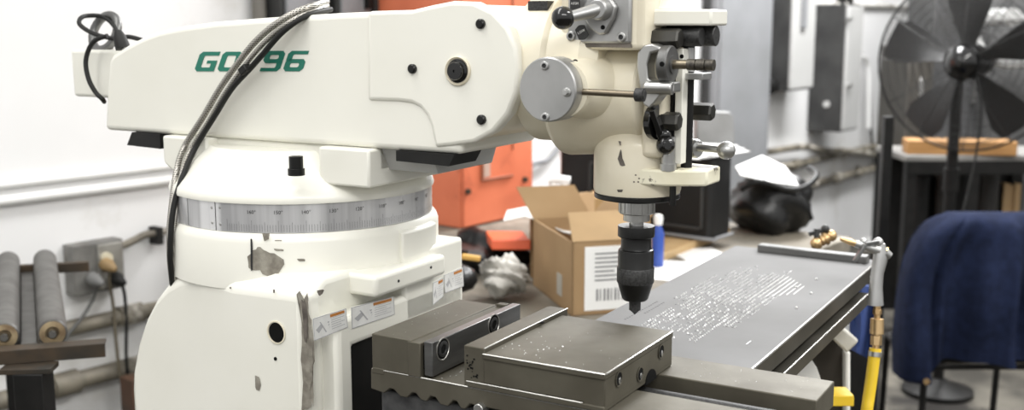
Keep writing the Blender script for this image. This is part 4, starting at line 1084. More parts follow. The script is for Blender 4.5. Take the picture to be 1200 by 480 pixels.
# black chest
x0 = 1.52; c = L.x(833, 280, x0)
pr = L.y(857, 262, c.y)
chest = thing('equipment_case', 'black equipment case on the timber plank behind the drill chuck', 'case', L, (x0 + .1, c.y + .25, BZ + .026))
cz1 = L.x(833, 183, x0).z
k = MB(); k.box(x0, pr.x, c.y, c.y + .60, BZ + .026, cz1); part('shell', k, [mat('black_case', (.008, .008, .008), .5, 0, (.013, .013, .013), 6, spec=.3)], chest, bevel=.02, seg=4)
k = MB()
for (ya, yb, za, zb2) in ((c.y + .03, c.y + .47, BZ + .06, BZ + .07), (c.y + .03, c.y + .47, cz1 - .06, cz1 - .05), (c.y + .03, c.y + .04, BZ + .06, cz1 - .05), (c.y + .46, c.y + .47, BZ + .06, cz1 - .05)):
    k.box(x0 - .006, x0 + .002, ya, yb, za, zb2)
part('panel_rim', k, [GREYD], chest, bevel=.002)
k = MB(); k.tube([(x0 - .004, c.y + .48, BZ + .035), (x0 - .004, c.y + .03, BZ + .035), (x0 + .03, c.y - .004, BZ + .035), (pr.x, c.y - .004, BZ + .035)], .006, n=8, smooth=3); part('bottom_trim', k, [GREYP], chest)
# papers on the case
k = MB()
for i in range(3):
    q = Vector((x0 + .05 + .01 * i, c.y + .14 + .015 * i, cz1 + .001 + .004 * i)); a = R(8 * i - 5)
    sx = Vector((math.cos(a), math.sin(a), 0)) * .15; sy = Vector((-math.sin(a), math.cos(a), 0)) * .16
    k.loft([[q - sx - sy, q + sx - sy, q + sx + sy, q - sx + sy], [p + Vector((0, 0, .003)) for p in (q - sx - sy, q + sx - sy, q + sx + sy, q - sx + sy)]])
single('paper_sheets', k, [PAPER], L, 'loose white paper sheets on top of the black case', 'papers', org=(x0 + .1, c.y + .15, cz1), smooth=0)
# grey rounded panel behind papers
k = MB(); c2 = W.d(838, 150, 3.95)
o = [(817, 172), (817, 134), (822, 130), (855, 131), (860, 137), (862, 172)]
pts = [L.loc(W.d(a, b, 3.9)) for a, b in o]
k.loft([pts, [p + Vector((.02, .03, 0)) for p in pts]])
k.add([], [])
single('steel_sheet', k, [mat('dull_metal', (.22, .22, .215), .4, .4, (.3, .3, .3), 6)], L, 'rounded grey metal back panel standing behind the papers', 'panel', bevel=.004)
pz_ = min(p.z for p in pts)
# white framed black screen left of the quill
t = thing('framed_screen', 'black screen in a white frame between the cardboard box and drill head', 'screen', W, W.d(690, 240, 3.9) * 1)
def rectD(k, a, b, c, d_, D, th, mi=0):
    q = [W.d(a, b, D), W.d(c, b, D), W.d(c, d_, D), W.d(a, d_, D)]
    k.loft([q, [p + Vector((0, th, 0)) for p in q]], mi=mi)
k = MB(); rectD(k, 657, 166, 745, 260, 3.93, .05); part('frame', k, [PAPER], t, bevel=.004)
k = MB(); rectD(k, 667, 188, 740, 254, 3.925, .01); part('screen', k, [BLACK], t)
k = MB(); a_ = W.d(700, 255, 3.97); k.box(a_.x - .1, a_.x + .1, a_.y - .03, a_.y + .08, BZ, a_.z + .01); part('stand', k, [BLKSTEEL], t)
k = MB(); rectD(k, 684, 166, 694, 176, 3.6, .03)
p_ = W.d(694, 171, 3.6)
k = MB(); k.loft([[W.d(684, 167, 3.9), W.d(695, 170, 3.9), W.d(684, 180, 3.9)], [W.d(684, 167, 3.92), W.d(695, 170, 3.92), W.d(684, 180, 3.92)]])
single('blue_sticker', k, [mat('blue_paper', (.16, .22, .60), .5)], W, 'small blue triangular tag on the white frame', 'tag', smooth=0)
# orange cabinet
oc = W.z(540, 268, BZ); oc = L.loc(oc); orr = L.y(622, 248, oc.y)
cab = thing('orange_cabinet', 'tall faded orange steel cabinet on the bench behind the dial', 'cabinet', L, (oc.x + .2, oc.y + .22, BZ))
k = MB(); k.box(oc.x, orr.x, oc.y, oc.y + .46, BZ, 1.86); part('carcass', k, [ORANGE], cab, bevel=.006)
k = MB(); k.box(oc.x + .004, orr.x - .004, oc.y - .012, oc.y, BZ + .005, 1.85); dr_ = part('door', k, [ORANGE], cab, bevel=.004)
k = MB()
h0_ = L.y(563, 210, oc.y - .012); h1_ = L.y(600, 206, oc.y - .012); hz1 = L.y(563, 178, oc.y - .012).z
for (xa, xb, za, zb3) in ((h0_.x, h1_.x, h0_.z - .008, h0_.z), (h0_.x, h0_.x + .012, h0_.z, hz1)): k.box(xa, xb, oc.y - .020, oc.y - .012, za, zb3)
part('pressed_rim', k, [mat('dark_orange', (.30, .10, .05), .5)], dr_, bevel=.002)
k = MB(); k.box(h0_.x + .012, h0_.x + .05, oc.y - .015, oc.y - .012, h0_.z + .005, hz1); part('label_holder', k, [mat('faded_tag', (.55, .40, .33), .5)], dr_)
for px, py in ((547, 224), (614, 210)):
    k = MB(); p = L.y(px, py, oc.y - .012); k.cyl(p, p + Vector((0, -.012, 0)), .010, n=14); part('door_latch', k, [RUST], dr_)
k = MB(); p = L.y(600, 175, oc.y - .012); k.box(p.x, p.x + .006, oc.y - .016, oc.y - .012, p.z, 1.8); part('door_seam', k, [mat('dark_orange_seam', (.30, .10, .05), .5)], dr_)
# cardboard box
K = Frame(.146, 2.59, R(15)); bw = .165; bd = .34; bh = .183
cb = thing('cardboard_box', 'open brown cardboard box with white shipping label, left of the drill chuck', 'box', K, (bw / 2, bd / 2, BZ))
k = MB(); th = .004
k.box(0, bw, 0, th, BZ, BZ + bh); k.box(0, bw, bd - th, bd, BZ, BZ + bh); k.box(0, th, 0, bd, BZ, BZ + bh); k.box(bw - th, bw, 0, bd, BZ, BZ + bh); k.box(0, bw, 0, bd, BZ, BZ + th)
part('carton', k, [CARD], cb)
zt_ = BZ + bh
def flap(p0, p1, v, m=CARDI):
    k = MB(); p0 = Vector(p0); p1 = Vector(p1); v = Vector(v); n_ = (p1 - p0).cross(v).normalized() * .003
    k.loft([[p0, p1, p1 + v, p0 + v], [p0 + n_, p1 + n_, p1 + v + n_, p0 + v + n_]]); part('flap', k, [m], cb, smooth=0)
flap((0, bd, zt_), (bw, bd, zt_), (-.04, .03, .085))
flap((bw, .02, zt_), (bw, bd, zt_), (.05, 0, .06))
flap((0, .0, zt_), (bw, .0, zt_), (.02, .10, .055), mat('brown_flap', (.30, .195, .09), .85))
k = MB(); k.box(.032, bw - .004, -.0012, 0, BZ + .012, zt_ - .012); lb = part('shipping_label', k, [PAPER], cb)
k = MB()
for i in range(9): k.box(.062 + i * .0095, .062 + i * .0095 + random.choice((.003, .005)), -.0018, -.0012, BZ + .035, BZ + .065)
for j in range(7): k.box(.058, .058 + random.uniform(.05, .09), -.0018, -.0012, BZ + .085 + j * .011, BZ + .089 + j * .011)
part('printed_text', k, [INKG], lb, smooth=0)
k = MB(); k.box(-.0012, 0, .08, .12, BZ + .03, BZ + .085); part('tape', k, [mat('grey_tape', (.45, .43, .38), .5)], cb)
# second cardboard piece leaning behind (open flap of another carton)
k = MB(); o = [(620, 232), (688, 225), (697, 226), (697, 262), (676, 272), (622, 256)]
pts = [W.d(a, b, 3.05 + (.06 if b < 240 else 0)) for a, b in o]
k.loft([pts, [p + Vector((0, .006, .0)) for p in pts]]); 
k2 = [W.d(622, 256, 3.06), W.d(697, 262, 3.06)]
k.loft([[Vector((k2[0].x, k2[0].y, BZ)), Vector((k2[1].x, k2[1].y, BZ)), k2[1], k2[0]], [Vector((k2[0].x, k2[0].y + .2, BZ)), Vector((k2[1].x, k2[1].y + .2, BZ)), k2[1] + Vector((0, .2, 0)), k2[0] + Vector((0, .2, 0))]])
single('cardboard_box', k, [CARD], W, 'carton with a raised tan flap behind the open cardboard box', 'box', smooth=0)
# brown box right behind the chuck
k = MB(); rectD(k, 697, 232, 762, 300, 3.3, .15); 
single('small_carton', k, [mat('brown_carton', (.36, .23, .10), .85, 0, (.3, .19, .08), 5)], W, 'brown carton mostly hidden behind the drill chuck', 'box', bevel=.003, org=None)
# white spray trigger
sb = W.z(655, 268, BZ); SD = 3.3
t = thing('spray_bottle', 'white spray bottle whose trigger head shows above the cardboard', 'spray bottle', W, Vector((W.d(656, 220, SD).x, W.d(656, 220, SD).y, BZ)))
hd = W.d(656, 222, SD)
k = MB(); k.lathe([(.035, 0), (.038, .01), (.038, .13), (.015, hd.z - BZ - .015), (.014, hd.z - BZ)], (hd.x, hd.y, BZ), (0, 0, 1), 24); part('bottle', k, [PAPER], t)
k = MB(); k.tube([W.d(642, 211, SD), W.d(652, 210, SD), W.d(668, 212, SD)], .014, n=12, smooth=3); k.tube([W.d(650, 212, SD), W.d(645, 226, SD), W.d(643, 232, SD)], .010, n=10, smooth=3); k.tube([W.d(660, 212, SD), W.d(668, 226, SD), W.d(669, 232, SD)], .011, n=10, smooth=3)
part('trigger_head', k, [mat('white_plastic', (.86, .86, .86), .4)], t)
# wire on the wall
k = MB(); k.tube([LW(610, 204), LW(625, 192), LW(640, 188), LW(650, 178), LW(662, 162), LW(675, 150)], .013, n=8)
single('wall_wire', k, [GREYP], L, 'dark wire drooping on the wall right of the orange cabinet', 'wire')
# blue bottle beside chuck
BD = 3.2; q = W.d(771, 282, BD)
t = thing('blue_bottle', 'small blue bottle with white cap just right of the drill chuck', 'bottle', W, Vector((q.x, q.y, BZ)))
k = MB(); k.lathe([(.016, 0), (.018, .006), (.018, q.z - BZ + .02), (.010, q.z - BZ + .045), (.008, q.z - BZ + .05)], (q.x, q.y, BZ), (0, 0, 1), 24); part('bottle', k, [mat('blue_plastic', (.03, .08, .38), .4)], t)
k = MB(); k.lathe([(.012, q.z - BZ + .048), (.014, q.z - BZ + .07), (.010, q.z - BZ + .078)], (q.x, q.y, BZ), (0, 0, 1), 20); part('cap', k, [mat('white_cap', (.85, .85, .83), .4)], t)
# white papers on bench right
k = MB()
for (px, py), a, s in (((790, 318), .3, .13), ((822, 300), .9, .10), ((715, 350), .5, .12)):
    c = L.z(px, py, BZ); sx = Vector((math.cos(a), math.sin(a), 0)) * s; sy = Vector((-math.sin(a), math.cos(a), 0)) * s * .75
    k.loft([[c - sx - sy, c + sx - sy, c + sx + sy, c - sx + sy], [p + Vector((0, 0, .004)) for p in (c - sx - sy, c + sx - sy, c + sx + sy, c - sx + sy)]])
single('paper_sheets', k, [PAPER], L, 'white paper sheets lying flat on the bench beyond the plate', 'papers', smooth=0)
# orange tray
def lump(cx, cy, D, sx, sy, sz, m, name, label, cat, seed, amp=.25, freq=3, base=BZ, n=32):
    rr = random.Random(seed); ph = [(rr.uniform(0, 6.28), rr.uniform(1, freq), rr.uniform(1, freq), rr.uniform(1, freq)) for _ in range(9)]
    c = W.d(cx, cy, D); mb = MB(); secs = []
    for i in range(n // 2 + 1):
        th = math.pi * i / (n // 2); row = []
        for j in range(n):
            f = 2 * math.pi * j / n; d = Vector((math.sin(th) * math.cos(f), math.sin(th) * math.sin(f), -math.cos(th)))
            s = 1 + amp * sum(math.sin(a + (b * d.x + e * d.y + g * d.z) * 2.2) for a, b, e, g in ph) / 4
            s -= amp * abs(math.sin(ph[0][0] + (d.x * ph[1][1] + d.z * ph[2][2]) * 4)) * .5
            p = Vector((c.x + d.x * sx * s, c.y + d.y * sy * s, c.z + d.z * sz * s)); p.z = max(p.z, base); row.append(p)
        secs.append(row)
    mb.loft(secs)
    return single(name, mb, [m], W, label, cat, smooth=60)
lump(592, 323, 2.82, .062, .06, .052, RAG, 'crumpled_rag', 'crumpled grey rag on the bench left of the cardboard box', 'rag', 4, amp=.24, freq=5, n=64)
lump(563, 298, 3.22, .165, .16, .066, BAG, 'black_tool_bag', 'low black bag slumped on the bench under the orange cabinet', 'bag', 9, amp=.2)
lump(540, 326, 2.80, .045, .05, .035, BAG, 'black_pouch', 'small shiny black pouch beside the grey rag', 'pouch', 5, amp=.12)
TD = 3.05
k = MB(); q = [W.d(576, 281, TD), W.d(622, 281, TD), W.d(622, 293, TD), W.d(576, 293, TD)]
k.loft([q, [p + Vector((-.02, .14, 0)) for p in q]])
single('orange_box_lid', k, [RED], W, 'flat bright orange lid lying on the black bag', 'lid', bevel=.004)
k = MB(); k.bar(W.d(541, 300, 2.95), W.d(563, 303, 2.95), .016, .014)
single('yellow_handle', k, [mat('yellow_handle', (.75, .45, .12), .5)], W, 'short yellow handle lying beside the orange lid', 'handle', bevel=.003)
k = MB(); sec = []
for i, (px, py) in enumerate(((590, 259), (615, 254), (640, 262), (660, 272), (690, 279))):
    p = W.d(px, py, 2.98 + .0 * i); sec.append([p, p + Vector((.01, .09, .012)), p + Vector((.01, .09, .015)), p + Vector((0, 0, .003))])
k.loft(sec)
single('bent_paper', k, [PAPER], W, 'curved white sheet sagging between orange cabinet and cardboard box', 'paper', smooth=0)
# black bag with papers
bb = W.z(905, 272, BZ); 
lump(903, 240, 3.78, .150, .13, .115, BAG, 'black_bag', 'bulging black bag on the bench holding white papers', 'bag', 12, amp=.14, n=44)
k = MB(); k.tube([W.d(868, 222, 3.66), W.d(890, 213, 3.64), W.d(925, 222, 3.64), W.d(945, 218, 3.66), W.d(957, 205, 3.72), W.d(948, 196, 3.8)], .010, n=10)
single('bag_strap', k, [BAG], W, 'glossy black strap around the top of the bulging bag', 'strap')
k = MB(); q = [W.d(862, 196, 3.74), W.d(893, 183, 3.86), W.d(920, 196, 3.80), W.d(936, 218, 3.66), W.d(905, 214, 3.63), W.d(868, 206, 3.65)]
k.loft([q, [p + Vector((0, .0, .004)) for p in q]])
single('folded_paper', k, [PAPER], W, 'white folded papers sticking out of the black bag', 'papers', smooth=0)
# ================================================================== WHITE STAINED STAND UNDER THE PLATE
SD2 = 2.15
st_ = thing('iron_stand', 'stained white iron stand below the far end of the steel plate', 'stand', W, Vector((W.d(960, 430, SD2).x, W.d(960, 430, SD2).y, 0)))
def slabD(name, pts, D, th, m, bev=.004):
    q = [W.d(a, b, D) for a, b in pts]; k = MB(); k.loft([q, [p + Vector((.0, th, 0)) for p in q]]); return part(name, k, [m], st_, bevel=bev)
slabD('bracket', [(977, 384), (986, 383), (1007, 399), (1004, 403), (993, 414), (975, 396)], 2.08, .10, mat('stained_white', (.74, .73, .68), .5, 0, (.5, .48, .42), 12))
slabD('web', [(930, 400), (975, 392), (996, 416), (996, 520), (930, 520)], 2.16, .12, MOTTLE)
slabD('edge_rail', [(991, 412), (997, 412), (997, 520), (991, 520)], 2.14, .05, mat('white_edge', (.80, .79, .75), .5))
slabD('gusset', [(921, 452), (949, 418), (957, 430), (966, 456), (966, 475), (921, 475)], 1.98, .06, mat('white_gusset', (.84, .83, .79), .5), .001)
k = MB(); a_ = W.d(960, 480, 2.2); k.box(a_.x - .12, a_.x + .12, a_.y - .1, a_.y + .2, 0, .75); part('pedestal', k, [MOTTLE], st_, bevel=.01)
k = MB(); a_ = W.d(1002, 430, 2.5); k.box(a_.x - .05, a_.x + .06, a_.y, a_.y + .2, .0, a_.z + .06); part('motor_housing', k, [BLKSTEEL], st_, bevel=.01)
k = MB(); q = [W.d(975, 463, 2.0), W.d(1001, 463, 2.0), W.d(1001, 476, 2.0), W.d(975, 476, 2.0)]; k.loft([q, [p + Vector((0, .05, 0)) for p in q]])
part('yellow_tag', k, [YELLOW], st_, bevel=.002, label='yellow tag')
# blue cloth hanging behind the gun
k = MB(); secs = []
for i in range(9):
    f = i / 8; row = []
    for j in range(12):
        g = j / 11; p = W.d(996 + 27 * f + 3 * math.sin(g * 3), 335 + 88 * g - 14 * (1 - f) * g, 2.35 + .02 * math.sin(f * 9 + g * 2)); row.append(p)
    secs.append(row)
fr_ = [[p for p in r] for r in secs]; bk = [[p + Vector((0, .012, 0)) for p in r][::-1] for r in secs]
k.loft([a + b for a, b in zip(fr_, bk)])
single('blue_rag', k, [BLUE], W, 'blue rag hanging behind the coupler of the air gun', 'rag')
# ================================================================== CHAIR WITH JACKET
CD = 3.9
ch = thing('metal_chair', 'black steel framed chair with navy jacket over its back', 'chair', W, Vector((W.d(1160, 400, CD).x, W.d(1160, 400, CD).y, 0)))
def Cp(px, py, dd=0): return W.d(px, py, CD + dd)
xl = Cp(1086, 400).x; xr = Cp(1232, 400).x; yc = Cp(1086, 400).y; zs = Cp(1100, 431).z
for x, top_ in ((xl, Cp(1086, 262).z), (xr, Cp(1086, 262).z)):
    k = MB(); k.tube([(x, yc, 0), (x, yc, zs), (x + (.02 if x == xl else -.02), yc - .01, top_)], .0125, n=10, smooth=4); part('rear_leg', k, [BLKSTEEL], ch)
    k = MB(); k.tube([(x, yc + .42, 0), (x, yc + .40, zs)], .0125, n=10, smooth=0); part('front_leg', k, [BLKSTEEL], ch)
k = MB(); k.tube([(xl, yc, zs), (xr, yc, zs), (xr, yc + .4, zs), (xl, yc + .4, zs)], .012, n=10, smooth=0, closed=True); part('seat_frame', k, [BLKSTEEL], ch)
k = MB(); k.tube([(xl, yc, .12), (xr, yc, .12)], .009, n=8, smooth=0); part('stretcher', k, [BLKSTEEL], ch)
k = MB(); k.box(xl + .03, xr - .03, yc + .03, yc + .40, zs, zs + .03); part('seat', k, [BLKSTEEL], ch, bevel=.01)
k = MB(); k.box(xl + .02, xr - .02, yc - .005, yc + .02, Cp(1100, 350).z, Cp(1100, 258).z); part('backrest', k, [BLKSTEEL], ch, bevel=.01)
# jacket
def lerp(a, b, t): return a + (b - a) * t
def interp(tab, v):
    for (a, b), (c, d) in zip(tab, tab[1:]):
        if v <= c: return lerp(b, d, (v - a) / (c - a) if c != a else 0)
    return tab[-1][1]
lefte = [(0, 1104), (.02, 1094), (.06, 1080), (.12, 1069), (.2, 1061), (.35, 1054), (.55, 1051), (.8, 1050), (1, 1052)]
righte = [(0, 1205), (.06, 1232), (.15, 1245), (.4, 1252), (1, 1254)]
nu, nv = 56, 34
front = []; backs = []
for i in range(nu):
    u = i / (nu - 1); rf = []; rb = []
    bot = 441 if u < .16 else (interp([(0, 441), (.17, 438), (.2, 421), (.5, 414), (.8, 420), (1, 424)], u))
    for j in range(nv):
        v = j / (nv - 1)
        yv = lerp(245, bot, v)
        vv = min(1, (yv - 245) / 196)
        px = lerp(interp(lefte, vv), interp(righte, vv), u)
        fold = (.055 * math.sin(u * 15 + .8 * math.sin(vv * 3)) + .014 * math.sin(u * 34 + 2 * vv) + .045 * math.exp(-((u - .57) / .045) ** 2) - .06 * math.exp(-((u - .17) / .022) ** 2)) * min(1, vv * 1.6 + .08) + .012 * math.sin(u * 8 + vv * 9)
        bulge = .075 * math.sqrt(max(0, 1 - (1 - min(1, vv / .12)) ** 2)) * (math.sin(math.pi * min(max(u, .0), 1)) ** .35)
        p = Cp(px, yv); p.y = yc - .02 - bulge - fold
        rf.append(p); q = Vector((p.x, yc + .03 + bulge * .7 + fold * .3, p.z)); rb.append(q)
    front.append(rf); backs.append(rb[::-1])
k = MB(); k.loft([a + b for a, b in zip(front, backs)])
jk = thing('navy_jacket', 'navy blue jacket draped over the back of the metal chair', 'jacket', W, Vector((Cp(1150, 300).x, yc, Cp(1150, 420).z)))
part('cloth', k, [NAVY], jk, smooth=80)
k = MB(); p = Cp(1071, 434); p.y = yc - .135; k.cyl(p, p + Vector((0, -.004, 0)), .011, n=16); part('button', k, [BRASS], jk)
# ================================================================== FAN
FD = 4.5; fc = W.d(1135, 72, FD); FR = 105 / FPX * FD
fdir = (CAM - fc); fdir.z = 0; fdir.normalize(); fdir = (fdir + Vector((-.30, 0, 0))).normalized()
fu = Vector((0, 0, 1)); fs_ = fu.cross(fdir).normalized()
fan = thing('pedestal_fan', 'large black pedestal fan with a round wire guard at the right', 'fan', W, Vector((fc.x, fc.y, 0)))
def guard(sign, n, name):
    k = MB()
    for i in range(1, n + 1):
        r = FR * i / n; d = .11 * (1 - (r / FR) ** 2.2) * sign
        k.tube([fc + fdir * d + (fs_ * math.cos(t) + fu * math.sin(t)) * r for t in [2 * math.pi * q / 48 for q in range(48)]], .0016 if i < n else .005, n=5, smooth=0, closed=True)
    for q in range(12):
        t = 2 * math.pi * q / 12
        k.tube([fc + fdir * (.11 * (1 - (f) ** 2.2) * sign) + (fs_ * math.cos(t) + fu * math.sin(t)) * FR * f for f in (.12, .3, .5, .7, .85, 1)], .002, n=5, smooth=0)
    return part(name, k, [GREYD], fan)
guard(1, 30, 'front_guard'); guard(-1, 12, 'rear_guard')
k = MB(); hcn = fc + fdir * .10; k.sphere(hcn, .073, n=28); part('hub', k, [PLASTIC], fan, label='glossy black domed hub')
BL = mat('fan_blade_grey', (.014, .014, .014), .5, 0, spec=.3)
for q in range(5):
    a = 2 * math.pi * q / 5 + R(92); k = MB(); secs = []
    for f, w, tw in ((.15, .35, .35), (.35, .46, .30), (.6, .52, .24), (.8, .50, .2), (.93, .36, .18)):
        row = []
        for s in (-1, -.5, 0, .5, 1):
            t = a + s * w * .62; row.append(fc + (fs_ * math.cos(t) + fu * math.sin(t)) * FR * f + fdir * (s * tw * .12 + .0))
        secs.append(row + [p - fdir * .005 for p in row[::-1]])
    k.loft(secs); part('blade', k, [BL], fan)
k = MB(); k.cyl(fc - fdir * .05, fc - fdir * .22, .075, .06, 28); part('motor', k, [BLKSTEEL], fan, bevel=.01)
pc = fc - fdir * .16
pc = fc + fdir * .0
k = MB(); k.cyl(Vector((fc.x, fc.y + .10, .04)), Vector((fc.x, fc.y + .10, fc.z - .05)), .024, n=20); k.cyl(Vector((fc.x, fc.y + .10, .9)), Vector((fc.x, fc.y + .10, 1.0)), .032, n=20); part('pole', k, [BLKSTEEL], fan)
k = MB(); k.lathe([(.15, 0), (.15, .02), (.05, .05), (.03, .07)], (fc.x, fc.y + .10, 0), (0, 0, 1), 40); part('base', k, [BLKSTEEL], fan)
k = MB(); k.tube([fc + fdir * .02 + fu * -.05 + fs_ * .03, W.d(1150, 120, FD), W.d(1147, 160, FD), W.d(1140, 200, FD), W.d(1128, 250, FD)], .005, n=8); part('cord', k, [RUBBER], fan)
# black post left of the fan
k = MB(); a = W.d(1041, 136, 4.1); b = W.d(1036, 290, 4.1); k.box(a.x - .018, a.x + .018, a.y - .018, a.y + .018, 0, a.z); k.box(a.x - .1, a.x + .1, a.y - .1, a.y + .1, 0, .012)
single('steel_post', k, [BLKSTEEL], W, 'upright black steel post left of the pedestal fan', 'post', bevel=.003)
# table and rack behind the fan
RD = 5.3
def Rp(px, py, dd=0): return W.d(px, py, RD + dd)
tz = Rp(1100, 187).z; xl = Rp(1062, 187).x; yr = Rp(1062, 187).y; xr = Rp(1250, 187).x
tb = thing('steel_table', 'black steel table behind the fan with a pale top', 'table', W, Vector(((xl + xr) / 2, yr + .4, 0)))
k = MB(); k.box(xl, xr, yr, yr + .45, tz - .012, tz + .02); part('table_top', k, [mat('pale_table_top', (.24, .235, .22), .7, 0, (.12, .115, .11), 3, spec=.2)], tb, bevel=.004)
k = MB(); k.box(xl, xr, yr - .01, yr + .02, tz - .07, tz - .005); part('apron', k, [BLKSTEEL], tb)
for x in (xl + .03, Rp(1143, 200).x, xr - .05):
    for y in (yr + .02, yr + .42):
        k = MB(); k.box(x - .025, x + .025, y - .025, y + .025, 0, tz - .012); part('leg', k, [BLKSTEEL], tb)
k = MB(); k.box(xl, xr, yr + .0, yr + .03, .35, .40); part('stretcher', k, [BLKSTEEL], tb)
k = MB(); k.box(xl, xr, yr + .43, yr + .445, .1, tz - .012); part('shade_backing', k, [BLKSTEEL], tb)  # black sheet added to darken the space under the table
k = MB(); a = Rp(1061, 160, .1); b = Rp(1191, 158, .0)
k.bar(Vector((a.x, yr + .12, tz + .055)), Vector((b.x, yr + .04, tz + .055)), .14, .068)
single('timber_beam', k, [WOODO], W, 'orange timber beam on the pale table behind the fan', 'timber', bevel=.004)
DK = mat('dark_drum', (.012, .011, .010), .5, 0, (.03, .028, .025), 7, spec=.3)
for i, (pa, pb2, yt, m, lab) in enumerate(((1066, 1090, 205, BLKSTEEL, 'tall black drum under the left end of the pale table'), (1096, 1112, 200, DK, 'dark drum under the pale table, second from the left'), (1148, 1172, 202, DK, 'dark drum under the pale table behind the fan pole'), (1176, 1196, 215, mat('tan_crate', (.45, .30, .15), .7), 'tan crate under the right end of the pale table'))):
    a = Rp(pa, yt, .4); b = Rp(pb2, yt, .4); k = MB(); r = (b.x - a.x) / 2; c = Vector(((a.x + b.x) / 2, a.y, 0))
    if i < 3: k.lathe([(r, 0), (r, a.z * .33), (r * 1.04, a.z * .34), (r, a.z * .35), (r, a.z * .66), (r * 1.04, a.z * .67), (r, a.z * .68), (r, a.z - .01), (r * .95, a.z)], c, (0, 0, 1), 28)
    else:
        for q in range(4): k.box(a.x, b.x, a.y, a.y + .3, q * a.z / 4 + .01, (q + 1) * a.z / 4 - .01)
        k.box(a.x, a.x + .03, a.y - .01, a.y + .3, 0, a.z); k.box(b.x - .03, b.x, a.y - .01, a.y + .3, 0, a.z)
    single('storage_drum' if i < 3 else 'wooden_crate', k, [m], W, lab, 'drum' if i < 3 else 'crate')
# machinery behind: dark cabinets above the table
for (pa, pb2, yt, yb, D, m, name, lab) in ((1066, 1096, 55, 152, 6.4, mat('brown_machine', (.05, .045, .037), .5), 'machine_cabinet', 'brown grey machine cabinet seen through the left of the fan guard'), (1100, 1165, -60, 155, 7.0, mat('mid_grey_machine', (.085, .085, .088), .5, 0, (.04, .04, .04), 3), 'machine_cabinet', 'tall grey machine cabinet behind the fan hub'), (1168, 1260, -60, 160, 6.8, mat('dark_machine', (.035, .035, .035), .5, 0, (.14, .14, .14), 2.5), 'machine_cabinet', 'dark mottled machine cabinet at the right behind the fan')):
    a = W.d(pa, yt, D); b = W.d(pb2, yb, D)
    t = thing(name, lab, 'machine', W, Vector(((a.x + b.x) / 2, a.y + .2, 0)))
    k = MB(); k.box(a.x, b.x, a.y, a.y + .5, 0, a.z); part('housing', k, [m], t, bevel=.01)
    k = MB(); k.box(a.x + .03, b.x - .03, a.y - .015, a.y, .3, a.z - .05); part('door', k, [m], t, bevel=.006)
    k = MB(); c_ = (a.x + b.x) / 2; k.box(b.x - .09, b.x - .07, a.y - .04, a.y - .015, 1.1, 1.3); part('handle', k, [STEEL], t, bevel=.003)
k = MB()
c = W.d(1190, 20, 6.2); k.tube([c + Vector((math.cos(t) * .26, 0, math.sin(t) * .26)) for t in [2 * math.pi * q / 30 for q in range(30)]], .035, n=10, smooth=0, closed=True); k.cyl(c + Vector((0, .03, 0)), c + Vector((0, .6, 0)), .05)
k.bar(c + Vector((-.25, .02, 0)), c + Vector((.25, .02, 0)), .03, .03)
single('hand_wheel', k, [GREYL], W, 'pale handwheel seen through the top right of the fan guard', 'handwheel')
# ------------------------------------------------------------------ groups of like things
GROUPS = {'wall_pipe': 'steel pipes along the white wall', 'wall_conduit': 'conduits along the white wall', 'electrical_box': 'electrical boxes on the wall', 'vertical_pipe': 'vertical pipes above the arm',
          'storage_drum': 'drums under the pale table', 'machine_cabinet': 'machine cabinets behind the fan', 'plugged_cord': 'cords at the outlet box', 'paper_sheets': 'loose paper on the bench',
          'conduit_hose': 'braided hoses over the arm', 'thin_conduit_hose': 'braided hoses over the arm', 'cardboard_box': 'cartons on the bench', 'small_carton': 'cartons on the bench'}
for o in bpy.data.objects:
    k_ = o.name.split('.')[0]
    if o.parent is None and k_ in GROUPS and 'label' in o: o['group'] = GROUPS[k_]
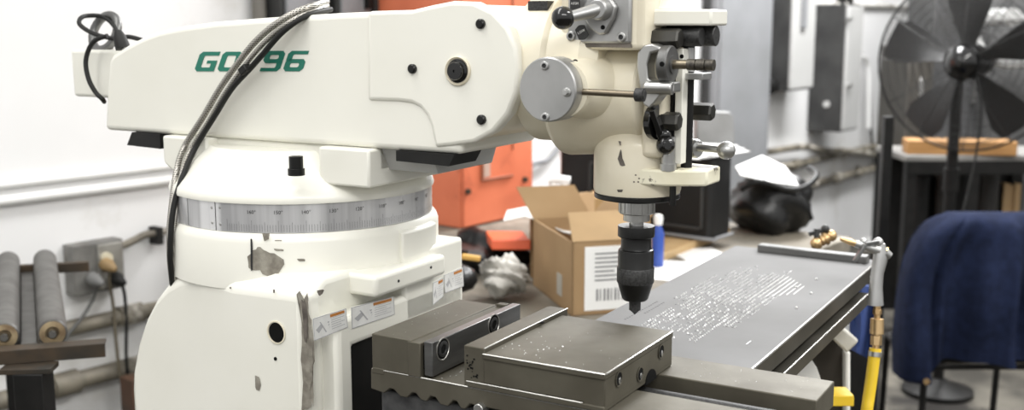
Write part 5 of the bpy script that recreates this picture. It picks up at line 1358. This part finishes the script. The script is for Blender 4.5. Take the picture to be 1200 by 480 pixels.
# ================================================================== CAMERA, LIGHT
cam = bpy.data.cameras.new('camera'); co = bpy.data.objects.new('camera', cam); COL.objects.link(co)
co.location = CAM; co.rotation_euler = (R(90) - PITCH, 0, 0)
cam.sensor_width = 36; cam.sensor_fit = 'HORIZONTAL'; cam.lens = 36 * FPX / 1200; cam.clip_end = 100
cam.dof.use_dof = True; cam.dof.focus_distance = 1.52; cam.dof.aperture_fstop = 4.0
bpy.context.scene.camera = co
def area(name, loc, rot, sx, sy, e, col=(1, 1, 1)):
    l = bpy.data.lights.new(name, 'AREA'); l.shape = 'RECTANGLE'; l.size = sx; l.size_y = sy; l.energy = e; l.color = col
    o = bpy.data.objects.new(name, l); COL.objects.link(o); o.location = loc; o.rotation_euler = rot; return o
area('ceiling_light', (-1.2, 1.0, 3.5), (0, 0, R(51)), 2.6, .5, 30, (1, .985, .95))
area('ceiling_light', (2.4, 1.8, 3.5), (0, 0, R(51)), 2.6, .5, 70, (1, .985, .95))
area('ceiling_light', (2.0, 5.4, 3.5), (0, 0, R(51)), 3.5, .6, 240)
area('ceiling_light', (0.6, -1.2, 3.3), (0, 0, 0), 2.6, .6, 60, (1, .985, .95))
w = bpy.data.worlds.new('shop_daylight'); bpy.context.scene.world = w; w.use_nodes = True
nt = w.node_tree; bg = nt.nodes['Background']; tc = nt.nodes.new('ShaderNodeTexCoord'); sp = nt.nodes.new('ShaderNodeSeparateXYZ'); nt.links.new(tc.outputs['Generated'], sp.inputs[0])
cr = nt.nodes.new('ShaderNodeValToRGB'); cr.color_ramp.elements[0].position = .25; cr.color_ramp.elements[0].color = (.42, .41, .39, 1); cr.color_ramp.elements[1].position = .7; cr.color_ramp.elements[1].color = (1, 1, .99, 1)
mr = nt.nodes.new('ShaderNodeMapRange'); mr.inputs[1].default_value = -1; mr.inputs[2].default_value = 1
nt.links.new(sp.outputs[2], mr.inputs[0]); nt.links.new(mr.outputs[0], cr.inputs[0]); nt.links.new(cr.outputs[0], bg.inputs[0]); bg.inputs[1].default_value = .9
s = bpy.context.scene
s.view_settings.view_transform = 'Standard'; s.view_settings.look = 'None'; s.view_settings.gamma = 1; s.view_settings.use_curve_mapping = False; s.view_settings.exposure = 0.35
